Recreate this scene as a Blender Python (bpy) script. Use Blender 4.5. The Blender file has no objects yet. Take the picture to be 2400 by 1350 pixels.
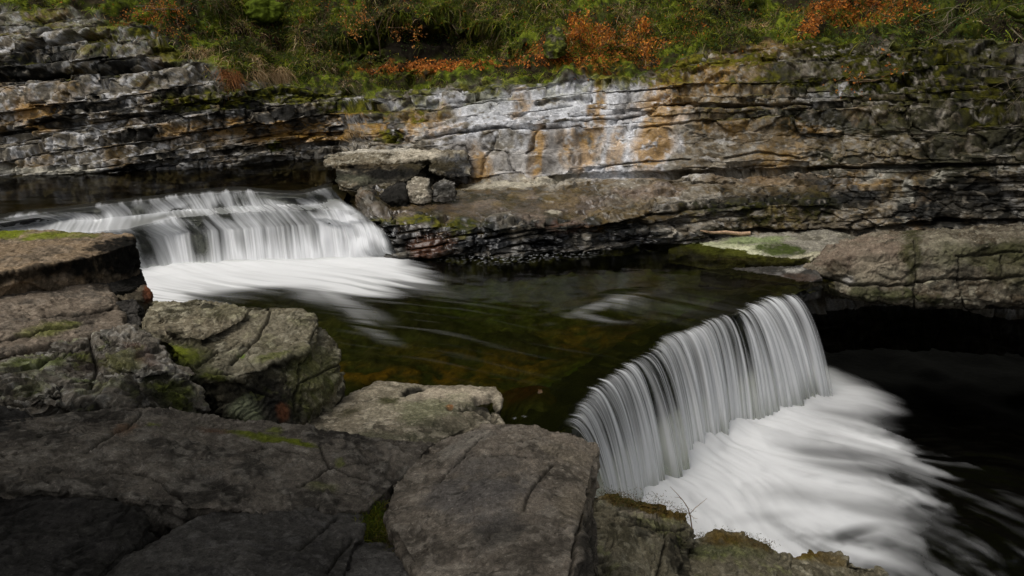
import bpy, bmesh, math, random
import numpy as np
from mathutils import Vector

random.seed(7)
SC = bpy.context.scene
COL = SC.collection
PI = math.pi

# ------------------------------------------------------------------ camera frame
CAMZ = 4.0
PITCH = math.radians(18.0)
FPX = 1868.0            # focal length in pixels of the 2400 px wide photograph
CP, SP = math.cos(PITCH), math.sin(PITCH)


def pt(px, py, Y):
    """World point seen at photo pixel (px, py) that lies Y metres ahead."""
    v = py - 675.0
    k = Y / (FPX * CP - v * SP)
    return ((px - 1200.0) * k, Y, CAMZ + (-FPX * SP - v * CP) * k)


def ptz(px, py, z):
    """World point seen at photo pixel (px, py) that lies at height z."""
    v = py - 675.0
    k = (z - CAMZ) / (-FPX * SP - v * CP)
    return ((px - 1200.0) * k, (FPX * CP - v * SP) * k, z)


def proj(p):
    d = p[:, 1] * CP - (p[:, 2] - CAMZ) * SP
    d = np.maximum(d, 0.05)
    u = p[:, 0] / d * FPX + 1200.0
    v = -(p[:, 1] * SP + (p[:, 2] - CAMZ) * CP) / d * FPX + 675.0
    return u, v


# ------------------------------------------------------------------ noise
_r = np.random.RandomState(11)
_perm = np.concatenate([_r.permutation(256)] * 3).astype(np.int32)
_g = np.array([[1, 1, 0], [-1, 1, 0], [1, -1, 0], [-1, -1, 0], [1, 0, 1], [-1, 0, 1], [1, 0, -1], [-1, 0, -1],
               [0, 1, 1], [0, -1, 1], [0, 1, -1], [0, -1, -1], [1, 1, 0], [-1, 1, 0], [0, -1, 1], [0, -1, -1]], np.float32)


def pn(x, y, z):
    x = np.asarray(x, np.float32); y = np.asarray(y, np.float32); z = np.asarray(z, np.float32)
    x, y, z = np.broadcast_arrays(x, y, z)
    xi = np.floor(x); yi = np.floor(y); zi = np.floor(z)
    fx = x - xi; fy = y - yi; fz = z - zi
    X = xi.astype(np.int32) & 255; Y = yi.astype(np.int32) & 255; Z = zi.astype(np.int32) & 255
    u = fx * fx * fx * (fx * (fx * 6 - 15) + 10)
    v = fy * fy * fy * (fy * (fy * 6 - 15) + 10)
    w = fz * fz * fz * (fz * (fz * 6 - 15) + 10)

    def c(dx, dy, dz):
        h = _perm[_perm[_perm[X + dx] + Y + dy] + Z + dz] & 15
        g = _g[h]
        return g[..., 0] * (fx - dx) + g[..., 1] * (fy - dy) + g[..., 2] * (fz - dz)
    a = c(0, 0, 0); a = a + u * (c(1, 0, 0) - a)
    b = c(0, 1, 0); b = b + u * (c(1, 1, 0) - b)
    a = a + v * (b - a)
    d = c(0, 0, 1); d = d + u * (c(1, 0, 1) - d)
    e = c(0, 1, 1); e = e + u * (c(1, 1, 1) - e)
    d = d + v * (e - d)
    return a + w * (d - a)


def fbm(p, f, oct=4, seed=0.0, gain=0.5, sx=1.0, sy=1.0, sz=1.0):
    x = p[:, 0] * f * sx + seed * 7.31; y = p[:, 1] * f * sy + seed * 3.17 + 11.5; z = p[:, 2] * f * sz + seed * 5.71 + 3.3
    t = 0; a = 1.0
    for _ in range(oct):
        t = t + a * pn(x, y, z)
        x = x * 2.03 + 5.1; y = y * 2.03 + 1.7; z = z * 2.03 + 9.2
        a *= gain
    return t


def ridge(p, f, oct=3, seed=0.0, **k):
    """thin dark-line noise: 1 on the lines, 0 away from them"""
    n = fbm(p, f, oct, seed, **k)
    return 1.0 - np.minimum(np.abs(n) * 6.0, 1.0)


def ss(a, b, x):
    t = np.clip((x - a) / (b - a), 0, 1)
    return t * t * (3 - 2 * t)


def hsh(a, b=0):
    a = np.asarray(a).astype(np.int64); b = np.asarray(b).astype(np.int64)
    h = (a * 73856093) ^ (b * 19349663) ^ 0x5bd1e995
    h = (h ^ (h >> 13)) * 1274126177
    h = (h ^ (h >> 16)) & 0xffff
    return h / 65535.0


def facet(p, f, seed, sz=1.0, tilt=1.0):
    """chipped-stone noise: every cell is a tilted flat, returns (height, edge distance, cell value)"""
    q = p.astype(np.float32) * f; q = q * np.array([1, 1, sz], np.float32) + seed * 3.1
    qi = np.floor(q).astype(np.int64); qf = q - qi
    n = len(q); d1 = np.full(n, 9, np.float32); d2 = np.full(n, 9, np.float32)
    h1 = np.zeros(n, np.float32); v1 = np.zeros(n, np.float32)
    for i in (-1, 0, 1):
        for j in (-1, 0, 1):
            for k in (-1, 0, 1):
                ci = qi + np.array([i, j, k])
                a = hsh(ci[:, 0] * 31 + ci[:, 2] * 7919, ci[:, 1] * 17 + ci[:, 2]).astype(np.float32)
                b = hsh(ci[:, 1] * 131 + 7, ci[:, 0] * 5 + ci[:, 2] * 613).astype(np.float32)
                g = hsh(ci[:, 2] * 71 + 3, ci[:, 1] * 331 + ci[:, 0] * 11).astype(np.float32)
                dx = qf[:, 0] - i - a; dy = qf[:, 1] - j - b; dz = qf[:, 2] - k - g
                d = dx * dx + dy * dy + dz * dz
                hv = (a + b * 3 + g * 7) % 1.0
                ht = tilt * (dx * (b - .5) + dy * (g - .5) + dz * (a - .5)) + (hv - .5)
                nw = d < d1
                d2 = np.where(nw, d1, np.minimum(d2, d))
                h1 = np.where(nw, ht, h1); v1 = np.where(nw, hv, v1); d1 = np.where(nw, d, d1)
    return h1, np.sqrt(d2) - np.sqrt(d1), v1


def mixc(c, col, m):
    return c + (np.asarray(col, np.float32)[None, :] - c) * m[:, None]


# ------------------------------------------------------------------ mesh helpers
def make_mesh(name, v, f, col=None, smooth=True, mat=None, parent=None, uv=None, extra=None):
    v = np.ascontiguousarray(v, np.float32); f = np.ascontiguousarray(f, np.int32)
    me = bpy.data.meshes.new(name)
    n, k = f.shape
    me.vertices.add(len(v)); me.vertices.foreach_set('co', v.ravel())
    me.loops.add(n * k); me.loops.foreach_set('vertex_index', f.ravel())
    me.polygons.add(n)
    me.polygons.foreach_set('loop_start', np.arange(0, n * k, k, dtype=np.int32))
    me.polygons.foreach_set('loop_total', np.full(n, k, np.int32))
    me.polygons.foreach_set('use_smooth', np.full(n, smooth, bool))
    me.update(calc_edges=True)
    if col is not None:
        if col.shape[1] == 3:
            col = np.concatenate([col, np.ones((len(col), 1))], 1)
        a = me.attributes.new('Col', 'FLOAT_COLOR', 'POINT')
        a.data.foreach_set('color', np.ascontiguousarray(col, np.float32).ravel())
    for nm, arr in (extra or {}).items():
        a = me.attributes.new(nm, 'FLOAT', 'POINT')
        a.data.foreach_set('value', np.ascontiguousarray(arr, np.float32))
    if uv is not None:
        a = me.attributes.new('Flow', 'FLOAT_VECTOR', 'POINT')
        a.data.foreach_set('vector', np.ascontiguousarray(np.concatenate([uv, np.zeros((len(uv), 1))], 1), np.float32).ravel())
    o = bpy.data.objects.new(name, me); COL.objects.link(o)
    if mat: me.materials.append(mat)
    if parent: o.parent = parent
    return o


def grid_faces(nr, nc):
    i = np.arange(nr - 1)[:, None] * nc + np.arange(nc - 1)[None, :]
    i = i.ravel()
    return np.stack([i, i + 1, i + nc + 1, i + nc], 1)


def grid_normals(v, nr, nc):
    g = v.reshape(nr, nc, 3)
    du = np.gradient(g, axis=1); dv = np.gradient(g, axis=0)
    n = np.cross(du, dv).reshape(-1, 3)
    n /= np.linalg.norm(n, axis=1)[:, None] + 1e-9
    return n


def vnormals(v, f):
    """area weighted vertex normals of a quad or tri mesh"""
    n = np.zeros_like(v)
    a = v[f[:, 1]] - v[f[:, 0]]; b = v[f[:, -1]] - v[f[:, 0]]
    fn = np.cross(a, b)
    for k in range(f.shape[1]):
        for d in range(3):
            n[:, d] += np.bincount(f[:, k], fn[:, d], len(v))
    n /= np.linalg.norm(n, axis=1)[:, None] + 1e-9
    return n


def tag(o, label=None, cat=None, group=None, kind=None):
    if label: o['label'] = label
    if cat: o['category'] = cat
    if group: o['group'] = group
    if kind: o['kind'] = kind
    return o


def empty(name, loc):
    o = bpy.data.objects.new(name, None); COL.objects.link(o)
    o.location = loc; o.empty_display_size = 0.1
    return o


def under(o, root):
    """parent o to root and keep its mesh where it was built (world coordinates)"""
    loc = Vector(root.location)
    me = o.data
    n = len(me.vertices)
    c = np.empty(n * 3, np.float32); me.vertices.foreach_get('co', c)
    c = c.reshape(-1, 3) - np.array(loc, np.float32)
    me.vertices.foreach_set('co', c.ravel()); me.update()
    o.parent = root
    return o


def seg_dist(u, v, poly):
    """distance in photo pixels from every vertex to a polyline"""
    d = np.full(len(u), 1e9, np.float32)
    for (x0, y0), (x1, y1) in zip(poly[:-1], poly[1:]):
        dx, dy = x1 - x0, y1 - y0
        t = np.clip(((u - x0) * dx + (v - y0) * dy) / (dx * dx + dy * dy + 1e-9), 0, 1)
        d = np.minimum(d, np.hypot(u - x0 - t * dx, v - y0 - t * dy))
    return d


def blobmask(u, v, b, warp, warp2):
    x, y, rx, ry = b[:4]
    ang = math.radians(b[4]) if len(b) > 4 else 0
    hard = b[5] if len(b) > 5 else 0.35
    dx, dy = u - x, v - y
    ca, sa = math.cos(ang), math.sin(ang)
    a = (dx * ca + dy * sa) / rx; c = (-dx * sa + dy * ca) / ry
    d = np.sqrt(a * a + c * c) + warp * 0.75 + warp2 * 0.35
    return 1 - ss(1 - hard, 1 + hard, d)


# ------------------------------------------------------------------ materials
def new_mat(name):
    m = bpy.data.materials.new(name); m.use_nodes = True
    nt = m.node_tree; nt.nodes.clear()
    out = nt.nodes.new('ShaderNodeOutputMaterial')
    return m, nt, out


def N(nt, t, **kw):
    n = nt.nodes.new(t)
    for k, v in kw.items():
        if k in n.inputs: n.inputs[k].default_value = v
        else: setattr(n, k, v)
    return n


def mth(nt, op, a, b=None, c=None, clamp=False):
    n = nt.nodes.new('ShaderNodeMath'); n.operation = op; n.use_clamp = clamp
    for i, x in enumerate((a, b, c)):
        if x is None: continue
        if isinstance(x, (int, float)): n.inputs[i].default_value = x
        else: nt.links.new(x, n.inputs[i])
    return n.outputs[0]


def mat_rock(name, fine=70.0, bump=0.35, dist=0.012, var=0.5, stretch=(1, 1, 1), spec=0.35, spots=0.8):
    m, nt, out = new_mat(name); L = nt.links.new
    at = N(nt, 'ShaderNodeAttribute', attribute_name='Col')
    geo = N(nt, 'ShaderNodeNewGeometry')
    mp = N(nt, 'ShaderNodeMapping'); mp.inputs['Scale'].default_value = stretch
    L(geo.outputs['Position'], mp.inputs['Vector'])
    n1 = N(nt, 'ShaderNodeTexNoise', Scale=fine, Detail=6.0, Roughness=0.65)
    n2 = N(nt, 'ShaderNodeTexNoise', Scale=fine * 0.22, Detail=8.0, Roughness=0.7)
    L(mp.outputs[0], n1.inputs['Vector']); L(mp.outputs[0], n2.inputs['Vector'])
    f = mth(nt, 'MAXIMUM', mth(nt, 'MULTIPLY_ADD', n1.outputs['Fac'], var * 5, 1 - var * 2.5), 0.25)
    f2 = mth(nt, 'MAXIMUM', mth(nt, 'MULTIPLY_ADD', n2.outputs['Fac'], var * 5, 1 - var * 2.5), 0.3)
    f = mth(nt, 'MULTIPLY', f, f2)
    n3 = N(nt, 'ShaderNodeTexNoise', Scale=fine * 0.55, Detail=4.0, Roughness=0.75); L(mp.outputs[0], n3.inputs['Vector'])
    mr = N(nt, 'ShaderNodeMapRange', interpolation_type='SMOOTHSTEP'); L(n3.outputs['Fac'], mr.inputs['Value'])
    mr.inputs['From Min'].default_value = 0.60; mr.inputs['From Max'].default_value = 0.68; mr.inputs['To Min'].default_value = 1.0; mr.inputs['To Max'].default_value = 1.0 + spots
    mr2 = N(nt, 'ShaderNodeMapRange', interpolation_type='SMOOTHSTEP'); L(n3.outputs['Fac'], mr2.inputs['Value'])
    mr2.inputs['From Min'].default_value = 0.33; mr2.inputs['From Max'].default_value = 0.42; mr2.inputs['To Min'].default_value = 0.45; mr2.inputs['To Max'].default_value = 1.0
    f = mth(nt, 'MULTIPLY', mth(nt, 'MULTIPLY', f, mr.outputs[0]), mr2.outputs[0])
    mx = N(nt, 'ShaderNodeVectorMath', operation='SCALE')
    L(at.outputs['Color'], mx.inputs[0]); L(f, mx.inputs['Scale'])
    b = N(nt, 'ShaderNodeBump', Strength=bump, Distance=dist)
    h = mth(nt, 'ADD', n1.outputs['Fac'], mth(nt, 'MULTIPLY', n2.outputs['Fac'], 2.5))
    L(h, b.inputs['Height'])
    p = N(nt, 'ShaderNodeBsdfPrincipled')
    L(mth(nt, 'MULTIPLY', mth(nt, 'POWER', mth(nt, 'SUBTRACT', 1.0, at.outputs['Alpha'], clamp=True), 1.5), spec * 2.5), p.inputs['Specular IOR Level'])
    L(mx.outputs[0], p.inputs['Base Color']); L(at.outputs['Alpha'], p.inputs['Roughness']); L(b.outputs[0], p.inputs['Normal'])
    L(p.outputs[0], out.inputs[0])
    return m


def mat_leafy(name, trans=0.25, rough=0.7):
    m, nt, out = new_mat(name); L = nt.links.new
    at = N(nt, 'ShaderNodeAttribute', attribute_name='Col')
    p = N(nt, 'ShaderNodeBsdfPrincipled', Roughness=rough); p.inputs['Specular IOR Level'].default_value = 0.2
    t = N(nt, 'ShaderNodeBsdfTranslucent'); mx = N(nt, 'ShaderNodeMixShader', Fac=trans)
    L(at.outputs['Color'], p.inputs['Base Color']); L(at.outputs['Color'], t.inputs['Color'])
    L(p.outputs[0], mx.inputs[1]); L(t.outputs[0], mx.inputs[2]); L(mx.outputs[0], out.inputs[0])
    return m


def mat_water(name, tint, rough, wave, wdist, wscale=(2.0, 2.0, 2.0), refl=0.45):
    """see-through peaty water with a Fresnel reflection, white where its foam value is high"""
    m, nt, out = new_mat(name); L = nt.links.new
    geo = N(nt, 'ShaderNodeNewGeometry')
    mp = N(nt, 'ShaderNodeMapping'); mp.inputs['Scale'].default_value = wscale
    L(geo.outputs['Position'], mp.inputs['Vector'])
    n = N(nt, 'ShaderNodeTexNoise', Scale=1.0, Detail=3.0, Roughness=0.5); L(mp.outputs[0], n.inputs['Vector'])
    b = N(nt, 'ShaderNodeBump', Strength=wave, Distance=wdist); L(n.outputs['Fac'], b.inputs['Height'])
    gl = N(nt, 'ShaderNodeBsdfGlossy', Roughness=rough); L(b.outputs[0], gl.inputs['Normal'])
    gl.inputs['Color'].default_value = (0.9, 0.92, 0.95, 1)
    tr = N(nt, 'ShaderNodeBsdfTransparent'); tr.inputs['Color'].default_value = (*tint, 1)
    fr = N(nt, 'ShaderNodeFresnel', IOR=1.33); L(b.outputs[0], fr.inputs['Normal'])
    mx = N(nt, 'ShaderNodeMixShader'); L(mth(nt, 'MULTIPLY', fr.outputs[0], refl), mx.inputs[0]); L(tr.outputs[0], mx.inputs[1]); L(gl.outputs[0], mx.inputs[2])
    fo = N(nt, 'ShaderNodeAttribute', attribute_name='foam')
    df = N(nt, 'ShaderNodeBsdfDiffuse'); df.inputs['Color'].default_value = (0.90, 0.905, 0.90, 1)
    tl = N(nt, 'ShaderNodeBsdfTranslucent'); tl.inputs['Color'].default_value = (0.90, 0.905, 0.90, 1)
    wf = N(nt, 'ShaderNodeMixShader', Fac=0.25); L(df.outputs[0], wf.inputs[1]); L(tl.outputs[0], wf.inputs[2])
    m2 = N(nt, 'ShaderNodeMixShader'); L(fo.outputs['Fac'], m2.inputs[0]); L(mx.outputs[0], m2.inputs[1]); L(wf.outputs[0], m2.inputs[2])
    L(m2.outputs[0], out.inputs[0])
    return m


def mat_fall(name, tint=(0.86, 0.87, 0.88)):
    """white water: how dense the veil is comes from the mesh (attribute foam), fine threads from noise along the flow"""
    m, nt, out = new_mat(name); L = nt.links.new
    fo = N(nt, 'ShaderNodeAttribute', attribute_name='foam')
    fl = N(nt, 'ShaderNodeAttribute', attribute_name='Flow')
    mp = N(nt, 'ShaderNodeMapping'); mp.inputs['Scale'].default_value = (38.0, 0.7, 1.0); L(fl.outputs['Vector'], mp.inputs['Vector'])
    n = N(nt, 'ShaderNodeTexNoise', Scale=1.0, Detail=4.0, Roughness=0.6); L(mp.outputs[0], n.inputs['Vector'])
    k = mth(nt, 'MULTIPLY_ADD', n.outputs['Fac'], 1.1, 0.45)
    a = mth(nt, 'MULTIPLY', fo.outputs['Fac'], k, clamp=True)
    df = N(nt, 'ShaderNodeBsdfDiffuse'); df.inputs['Color'].default_value = (*tint, 1)
    tl = N(nt, 'ShaderNodeBsdfTranslucent'); tl.inputs['Color'].default_value = (*tint, 1)
    wf = N(nt, 'ShaderNodeMixShader', Fac=0.3); L(df.outputs[0], wf.inputs[1]); L(tl.outputs[0], wf.inputs[2])
    gl = N(nt, 'ShaderNodeBsdfGlossy', Roughness=0.4)
    tr = N(nt, 'ShaderNodeBsdfTransparent'); tr.inputs['Color'].default_value = (0.62, 0.64, 0.58, 1)
    fr = N(nt, 'ShaderNodeFresnel', IOR=1.10)
    cl = N(nt, 'ShaderNodeMixShader'); L(fr.outputs[0], cl.inputs[0]); L(tr.outputs[0], cl.inputs[1]); L(gl.outputs[0], cl.inputs[2])
    bo = N(nt, 'ShaderNodeAttribute', attribute_name='body')
    t0 = N(nt, 'ShaderNodeBsdfTransparent')
    mb = N(nt, 'ShaderNodeMixShader'); L(bo.outputs['Fac'], mb.inputs[0]); L(t0.outputs[0], mb.inputs[1]); L(cl.outputs[0], mb.inputs[2])
    mx = N(nt, 'ShaderNodeMixShader'); L(a, mx.inputs[0]); L(mb.outputs[0], mx.inputs[1]); L(wf.outputs[0], mx.inputs[2])
    L(mx.outputs[0], out.inputs[0])
    return m


M_CLIFF = mat_rock('limestone', fine=24.0, bump=0.35, dist=0.02, var=0.30, stretch=(0.8, 0.8, 1.5))
M_ROCK = mat_rock('river_rock', fine=95.0, bump=0.45, dist=0.010, var=0.36, spots=1.1)
M_WETROCK = mat_rock('wet_rock', fine=20.0, bump=0.5, dist=0.03, var=0.45, spec=0.5)
M_LEAF = mat_leafy('leaf', 0.3)
M_GRASS = mat_leafy('grass_blade', 0.25)
M_BARK = mat_rock('bark', fine=90.0, bump=0.4, dist=0.006, var=0.4)
M_WATER_UP = mat_water('still_water', (0.34, 0.31, 0.20), 0.10, 0.25, 0.05, (0.5, 2.0, 1.0))
M_WATER_MID = mat_water('peaty_water', (0.34, 0.35, 0.18), 0.10, 0.3, 0.05, (0.8, 1.6, 1.0))
M_WATER_LOW = mat_water('dark_water', (0.22, 0.21, 0.17), 0.12, 0.5, 0.06, (2.2, 1.4, 1.0), 0.6)
M_FALL = mat_fall('white_water')


# ------------------------------------------------------------------ far bank: layered cliff and the wooded slope above it
CLIFF = {  # photo column -> rock foot under water (z, Y), then ten (row, Y) up the profile; unseen last row raised to block the sky
    -600: ([(-2.5, 15.8), (0.5, 16.0)], [(430, 16.2), (400, 16.4), (340, 16.8), (260, 17.3), (190, 17.9), (120, 18.8), (60, 20), (0, 21.5), (-120, 24), (-1500, 34)]),
    0: ([(-2.5, 16.7), (0.5, 16.9)], [(413, 17.0), (388, 17.1), (330, 17.6), (255, 18.0), (185, 18.5), (112, 19.3), (55, 20.3), (5, 21.3), (-110, 24), (-1500, 34)]),
    400: ([(-2.5, 17.3), (0.5, 17.5)], [(402, 17.65), (380, 17.8), (320, 18.2), (260, 18.5), (205, 18.9), (150, 19.4), (100, 20.3), (30, 21.4), (-110, 24.5), (-1500, 34)]),
    690: ([(-2.5, 18.6), (0.5, 18.9)], [(379, 19.1), (360, 19.2), (320, 19.4), (282, 19.6), (248, 19.9), (218, 20.6), (190, 21.6), (110, 23), (-60, 25.5), (-1500, 35)]),
    800: ([(-2.5, 18.6), (0.3, 19.0)], [(372, 19.4), (350, 19.6), (318, 19.8), (285, 20), (245, 20.3), (208, 21), (182, 22), (112, 23.2), (-60, 25.5), (-1500, 35)]),
    862: ([(-2.5, 14.6), (-0.1, 14.9)], [(520, 15.0), (470, 15.5), (425, 16.9), (385, 18.4), (315, 19.4), (228, 20.4), (190, 21.5), (130, 22.8), (-50, 25.2), (-1500, 34)]),
    940: ([(-2.5, 13.8), (-0.1, 14.0)], [(602, 14.15), (525, 14.5), (450, 16.5), (395, 18.3), (312, 18.9), (225, 20), (195, 21), (150, 22), (-40, 25), (-1500, 34)]),
    1100: ([(-2.5, 13.9), (-0.1, 14.1)], [(603, 14.2), (530, 14.5), (455, 16.4), (412, 18.0), (315, 18.6), (215, 19.6), (188, 20.6), (152, 21.8), (-40, 25), (-1500, 33)]),
    1350: ([(-2.5, 14.3), (-0.1, 14.5)], [(588, 14.6), (522, 14.8), (455, 16.6), (413, 17.9), (310, 18.5), (185, 19.5), (162, 20.3), (138, 21.2), (-40, 24.5), (-1500, 32)]),
    1600: ([(-2.5, 15.0), (-0.1, 15.2)], [(562, 15.3), (490, 15.5), (440, 16.6), (405, 17.3), (290, 17.8), (192, 18.6), (150, 19.4), (105, 20.6), (-40, 24), (-1500, 32)]),
    1850: ([(-2.5, 15.3), (-0.1, 15.35)], [(548, 15.4), (480, 15.5), (425, 16.2), (397, 16.6), (290, 17.0), (190, 17.7), (125, 18.6), (75, 19.8), (-40, 22.5), (-1500, 30)]),
    2100: ([(-2.5, 15.6), (-0.3, 15.4)], [(540, 14.9), (500, 14.95), (440, 15.2), (388, 15.5), (295, 15.9), (185, 16.7), (130, 17.5), (70, 18.7), (-60, 21), (-1500, 28)]),
    2400: ([(-2.5, 15.4), (-0.3, 15.0)], [(530, 14.2), (515, 14.2), (450, 14.35), (390, 14.5), (300, 14.9), (200, 15.5), (130, 16.4), (60, 17.5), (-60, 19.5), (-1500, 26)]),
    3000: ([(-2.5, 14.2), (-0.3, 13.8)], [(530, 12.8), (500, 12.85), (440, 13), (385, 13.1), (290, 13.5), (190, 14.2), (120, 15.1), (50, 16.2), (-80, 18.2), (-1500, 24)]),
}
keys = sorted(CLIFF)
ctrl = []
for px in keys:
    foot, pts = CLIFF[px]
    col = []
    x0 = pt(px, pts[0][0], pts[0][1])
    for z, Y in foot:
        col.append((x0[0] * Y / x0[1], Y, z))
    for py, Y in pts:
        col.append(pt(px, py, Y))
    ctrl.append(col)
ctrl = np.array(ctrl, np.float64)            # columns x 12 x 3
NS = 1150
s_px = np.linspace(-600, 3000, NS)


def pchip(xk, yk, x):
    h = np.diff(xk); d = np.diff(yk, axis=0) / h[:, None]
    m = np.zeros_like(yk)
    for i in range(1, len(xk) - 1):
        a, b = d[i - 1], d[i]
        ok = a * b > 0
        m[i] = np.where(ok, 2 * a * b / np.where(ok, a + b, 1), 0)
    m[0], m[-1] = d[0], d[-1]
    j = np.clip(np.searchsorted(xk, x) - 1, 0, len(xk) - 2)
    t = ((x - xk[j]) / h[j])[:, None]; H = h[j][:, None]
    return (yk[j] * (2 * t**3 - 3 * t**2 + 1) + m[j] * H * (t**3 - 2 * t**2 + t)
            + yk[j + 1] * (-2 * t**3 + 3 * t**2) + m[j + 1] * H * (t**3 - t**2))


cs = pchip(np.array(keys, float), ctrl.reshape(len(keys), -1), s_px).reshape(NS, 12, 3)
SEG = [14, 16, 60, 60, 60, 85, 85, 45, 60, 60, 14]           # rows between the profile points
tt = np.concatenate([np.arange(n) / n + i for i, n in enumerate(SEG)] + [[11.0]])
NT = len(tt)
ti = np.minimum(tt.astype(int), 10); tf = tt - ti
base = (cs[:, ti, :] * (1 - tf)[None, :, None] + cs[:, ti + 1, :] * tf[None, :, None])   # NS x NT x 3
base = base.transpose(1, 0, 2)                                # rows, columns
# soften the profile a little
for _ in range(3):
    base[1:-1] = (base[:-2] + 2 * base[1:-1] + base[2:]) / 4
V = base.reshape(-1, 3).astype(np.float32)
T = np.repeat(tt, NS).astype(np.float32)
SPX = np.tile(s_px, NT).astype(np.float32)
nrm = grid_normals(V, NT, NS)
if nrm[:, 1].mean() > 0: nrm = -nrm
u0, v0 = proj(V)

# weights: rock versus soil and plants
lip = np.interp(SPX, [-600, 0, 330, 430, 560, 800, 1500, 1650, 1900, 2200, 2500], [8.6, 8.7, 8.5, 7.7, 7.1, 7.2, 7.3, 8.0, 8.5, 8.5, 8.2])
veg = ss(-0.22, 0.22, T - lip + 0.75 * fbm(V, 0.8, 4, 3))
rockw = 1 - veg
steep = ss(0.85, 0.5, nrm[:, 2])

rs = np.random.RandomState(5)
th = rs.choice([0.07, 0.11, 0.16, 0.22, 0.30, 0.42], 90, p=[.14, .2, .22, .2, .14, .1]) * rs.uniform(0.8, 1.25, 90)
bz = -4.0 + np.concatenate([[0], np.cumsum(th)])
X, Yv, Z = V[:, 0], V[:, 1], V[:, 2]
ripple = 0.10 * pn(X * 0.33, 0.5, 2.2) + 0.035 * pn(X * 1.4, Yv * 0.3, 7.7) + 0.014 * fbm(V, 4.0, 2, 8)
fh0, fe0, fv0 = facet(V + 0.25 * np.stack([fbm(V, 1.2, 3, 51), fbm(V, 1.2, 3, 52), fbm(V, 2.0, 3, 53)], 1), 0.85, 9, 1.6, 0.6)
zb = Z - 0.10 * X + ripple + (fv0 - 0.5) * 0.20
bi = np.clip(np.searchsorted(bz, zb) - 1, 0, 88)
fr = np.clip((zb - bz[bi]) / th[bi], 0, 1)
# terraces where the profile leans back
S = ss(0.25, 0.75, fr)
mass_t = blobmask(u0, v0, (1150, 470, 260, 40, 0, .4), 0 * X, 0 * X)
terr = (1 - 0.6 * mass_t) * np.clip((bz[bi] + th[bi] * S) - zb, -0.2, 0.2) * ss(0.25, 0.75, np.abs(nrm[:, 2])) * rockw
Zt = Z + terr * 0.85
dB = np.minimum(fr, 1 - fr) * th[bi]
nb = bi + (fr > 0.5)                                         # boundary nearest
gapm = ss(-0.05, 0.30, pn(X * 0.55 + nb * 3.7, nb * 1.3, 0.3) + (hsh(nb, 3) - 0.45) * 0.7)
gap = np.exp(-(dB / 0.020) ** 2) * gapm * (0.05 + 0.17 * hsh(nb, 9)) * (0.4 + 1.1 * fv0)
bw = 0.35 + 1.3 * hsh(bi, 5) ** 1.5
bu = X / bw + hsh(bi, 6) * 10 + 0.25 * fbm(V, 1.2, 2, 4)
bc = np.floor(bu); bf = bu - bc
dJ = np.minimum(bf, 1 - bf) * bw
boff = (hsh(bc + 977, bi) - 0.5)
jm = ss(0.25, 0.6, hsh(np.round(bu) + 31, bi))
joint = np.exp(-(dJ / 0.020) ** 2) * jm * 0.10
bedoff = (hsh(bi, 1) - 0.5) * 0.26 + 0.16 * pn(X * 0.45 + bi * 5.3, bi * 2.1, 0.7)
smooth_zone = np.zeros(len(V), np.float32)
w1 = fbm(V, 1.1, 3, 21) ; w2 = fbm(V, 5.0, 3, 22)
for b in [(1330, 300, 300, 115, 0, .3), (1200, 360, 130, 60, 0, .3), (1150, 470, 200, 45, 0, .4), (1500, 370, 200, 60, 0, .4), (1750, 340, 120, 50, 0, .4)]:
    smooth_zone = np.maximum(smooth_zone, blobmask(u0, v0, b, w1 * 0.4, w2 * 0.3))
rightw = ss(1500, 1900, SPX)
mass = np.zeros(len(V), np.float32)
for b in [(1960, 468, 520, 50, -1, .25), (1640, 345, 240, 48, -2, .3), (1250, 358, 220, 46, 0, .3), (870, 288, 150, 36, -2, .4), (2250, 330, 160, 50, 0, .4), (1150, 470, 260, 40, 0, .4), (2000, 320, 120, 40, -4, .4)]:
    mass = np.maximum(mass, blobmask(u0, v0, b, w1 * 0.4, w2 * 0.3))
amp = (1 - 0.55 * smooth_zone) * (1 - 0.75 * mass)
lump = 0.14 * fbm(V, 0.8, 3, 1) + 0.06 * fbm(V, 3.2, 3, 2) * (1 - 0.5 * smooth_zone)
scoop = 0.12 * smooth_zone * pn(X * 1.3, 3.3, Z * 1.6)
out = (bedoff * amp + boff * (0.12 + 0.10 * rightw) * amp - gap * (1 - 0.15 * smooth_zone) * (1 - 0.9 * mass) - joint * amp + lump + scoop) * (0.25 + 0.75 * steep)
# pitted small scale texture
out += (0.014 * fbm(V, 9.0, 3, 12) - 0.014 * ridge(V, 3.0, 3, 14)) * (1 - 0.6 * smooth_zone)
# one long open crack at the foot of the wall, another above the ledge on the right
SLABS = [[(1200, 222), (1300, 203), (1395, 190)], [(1255, 245), (1330, 236), (1390, 232)], [(1205, 276), (1270, 258), (1340, 246)], [(1195, 304), (1290, 297), (1372, 299)],
         [(1488, 216), (1560, 208)], [(1490, 236), (1565, 224)], [(1438, 264), (1545, 246)], [(1434, 286), (1535, 262)], [(1560, 246), (1740, 248), (1885, 243)], [(1010, 314), (1130, 301), (1200, 304)],
         [(1000, 266), (1100, 248), (1180, 240)], [(1040, 240), (1130, 226), (1200, 222)], [(1390, 190), (1385, 240)], [(1475, 190), (1470, 240), (1440, 290)], [(1480, 305), (1600, 292), (1700, 285)],
         [(1160, 330), (1130, 400)], [(1260, 310), (1240, 360)], [(1380, 400), (1500, 375), (1620, 372)], [(1700, 370), (1780, 352), (1870, 370)], [(1880, 205), (1950, 190), (2060, 195)], [(1880, 230), (2000, 232), (2120, 238)],
         [(1135, 340), (1180, 360), (1210, 400)], [(2130, 250), (2140, 330), (2180, 370)], [(2040, 270), (2030, 340)], [(1730, 190), (1740, 240)], [(1820, 190), (1800, 240)]]
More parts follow.
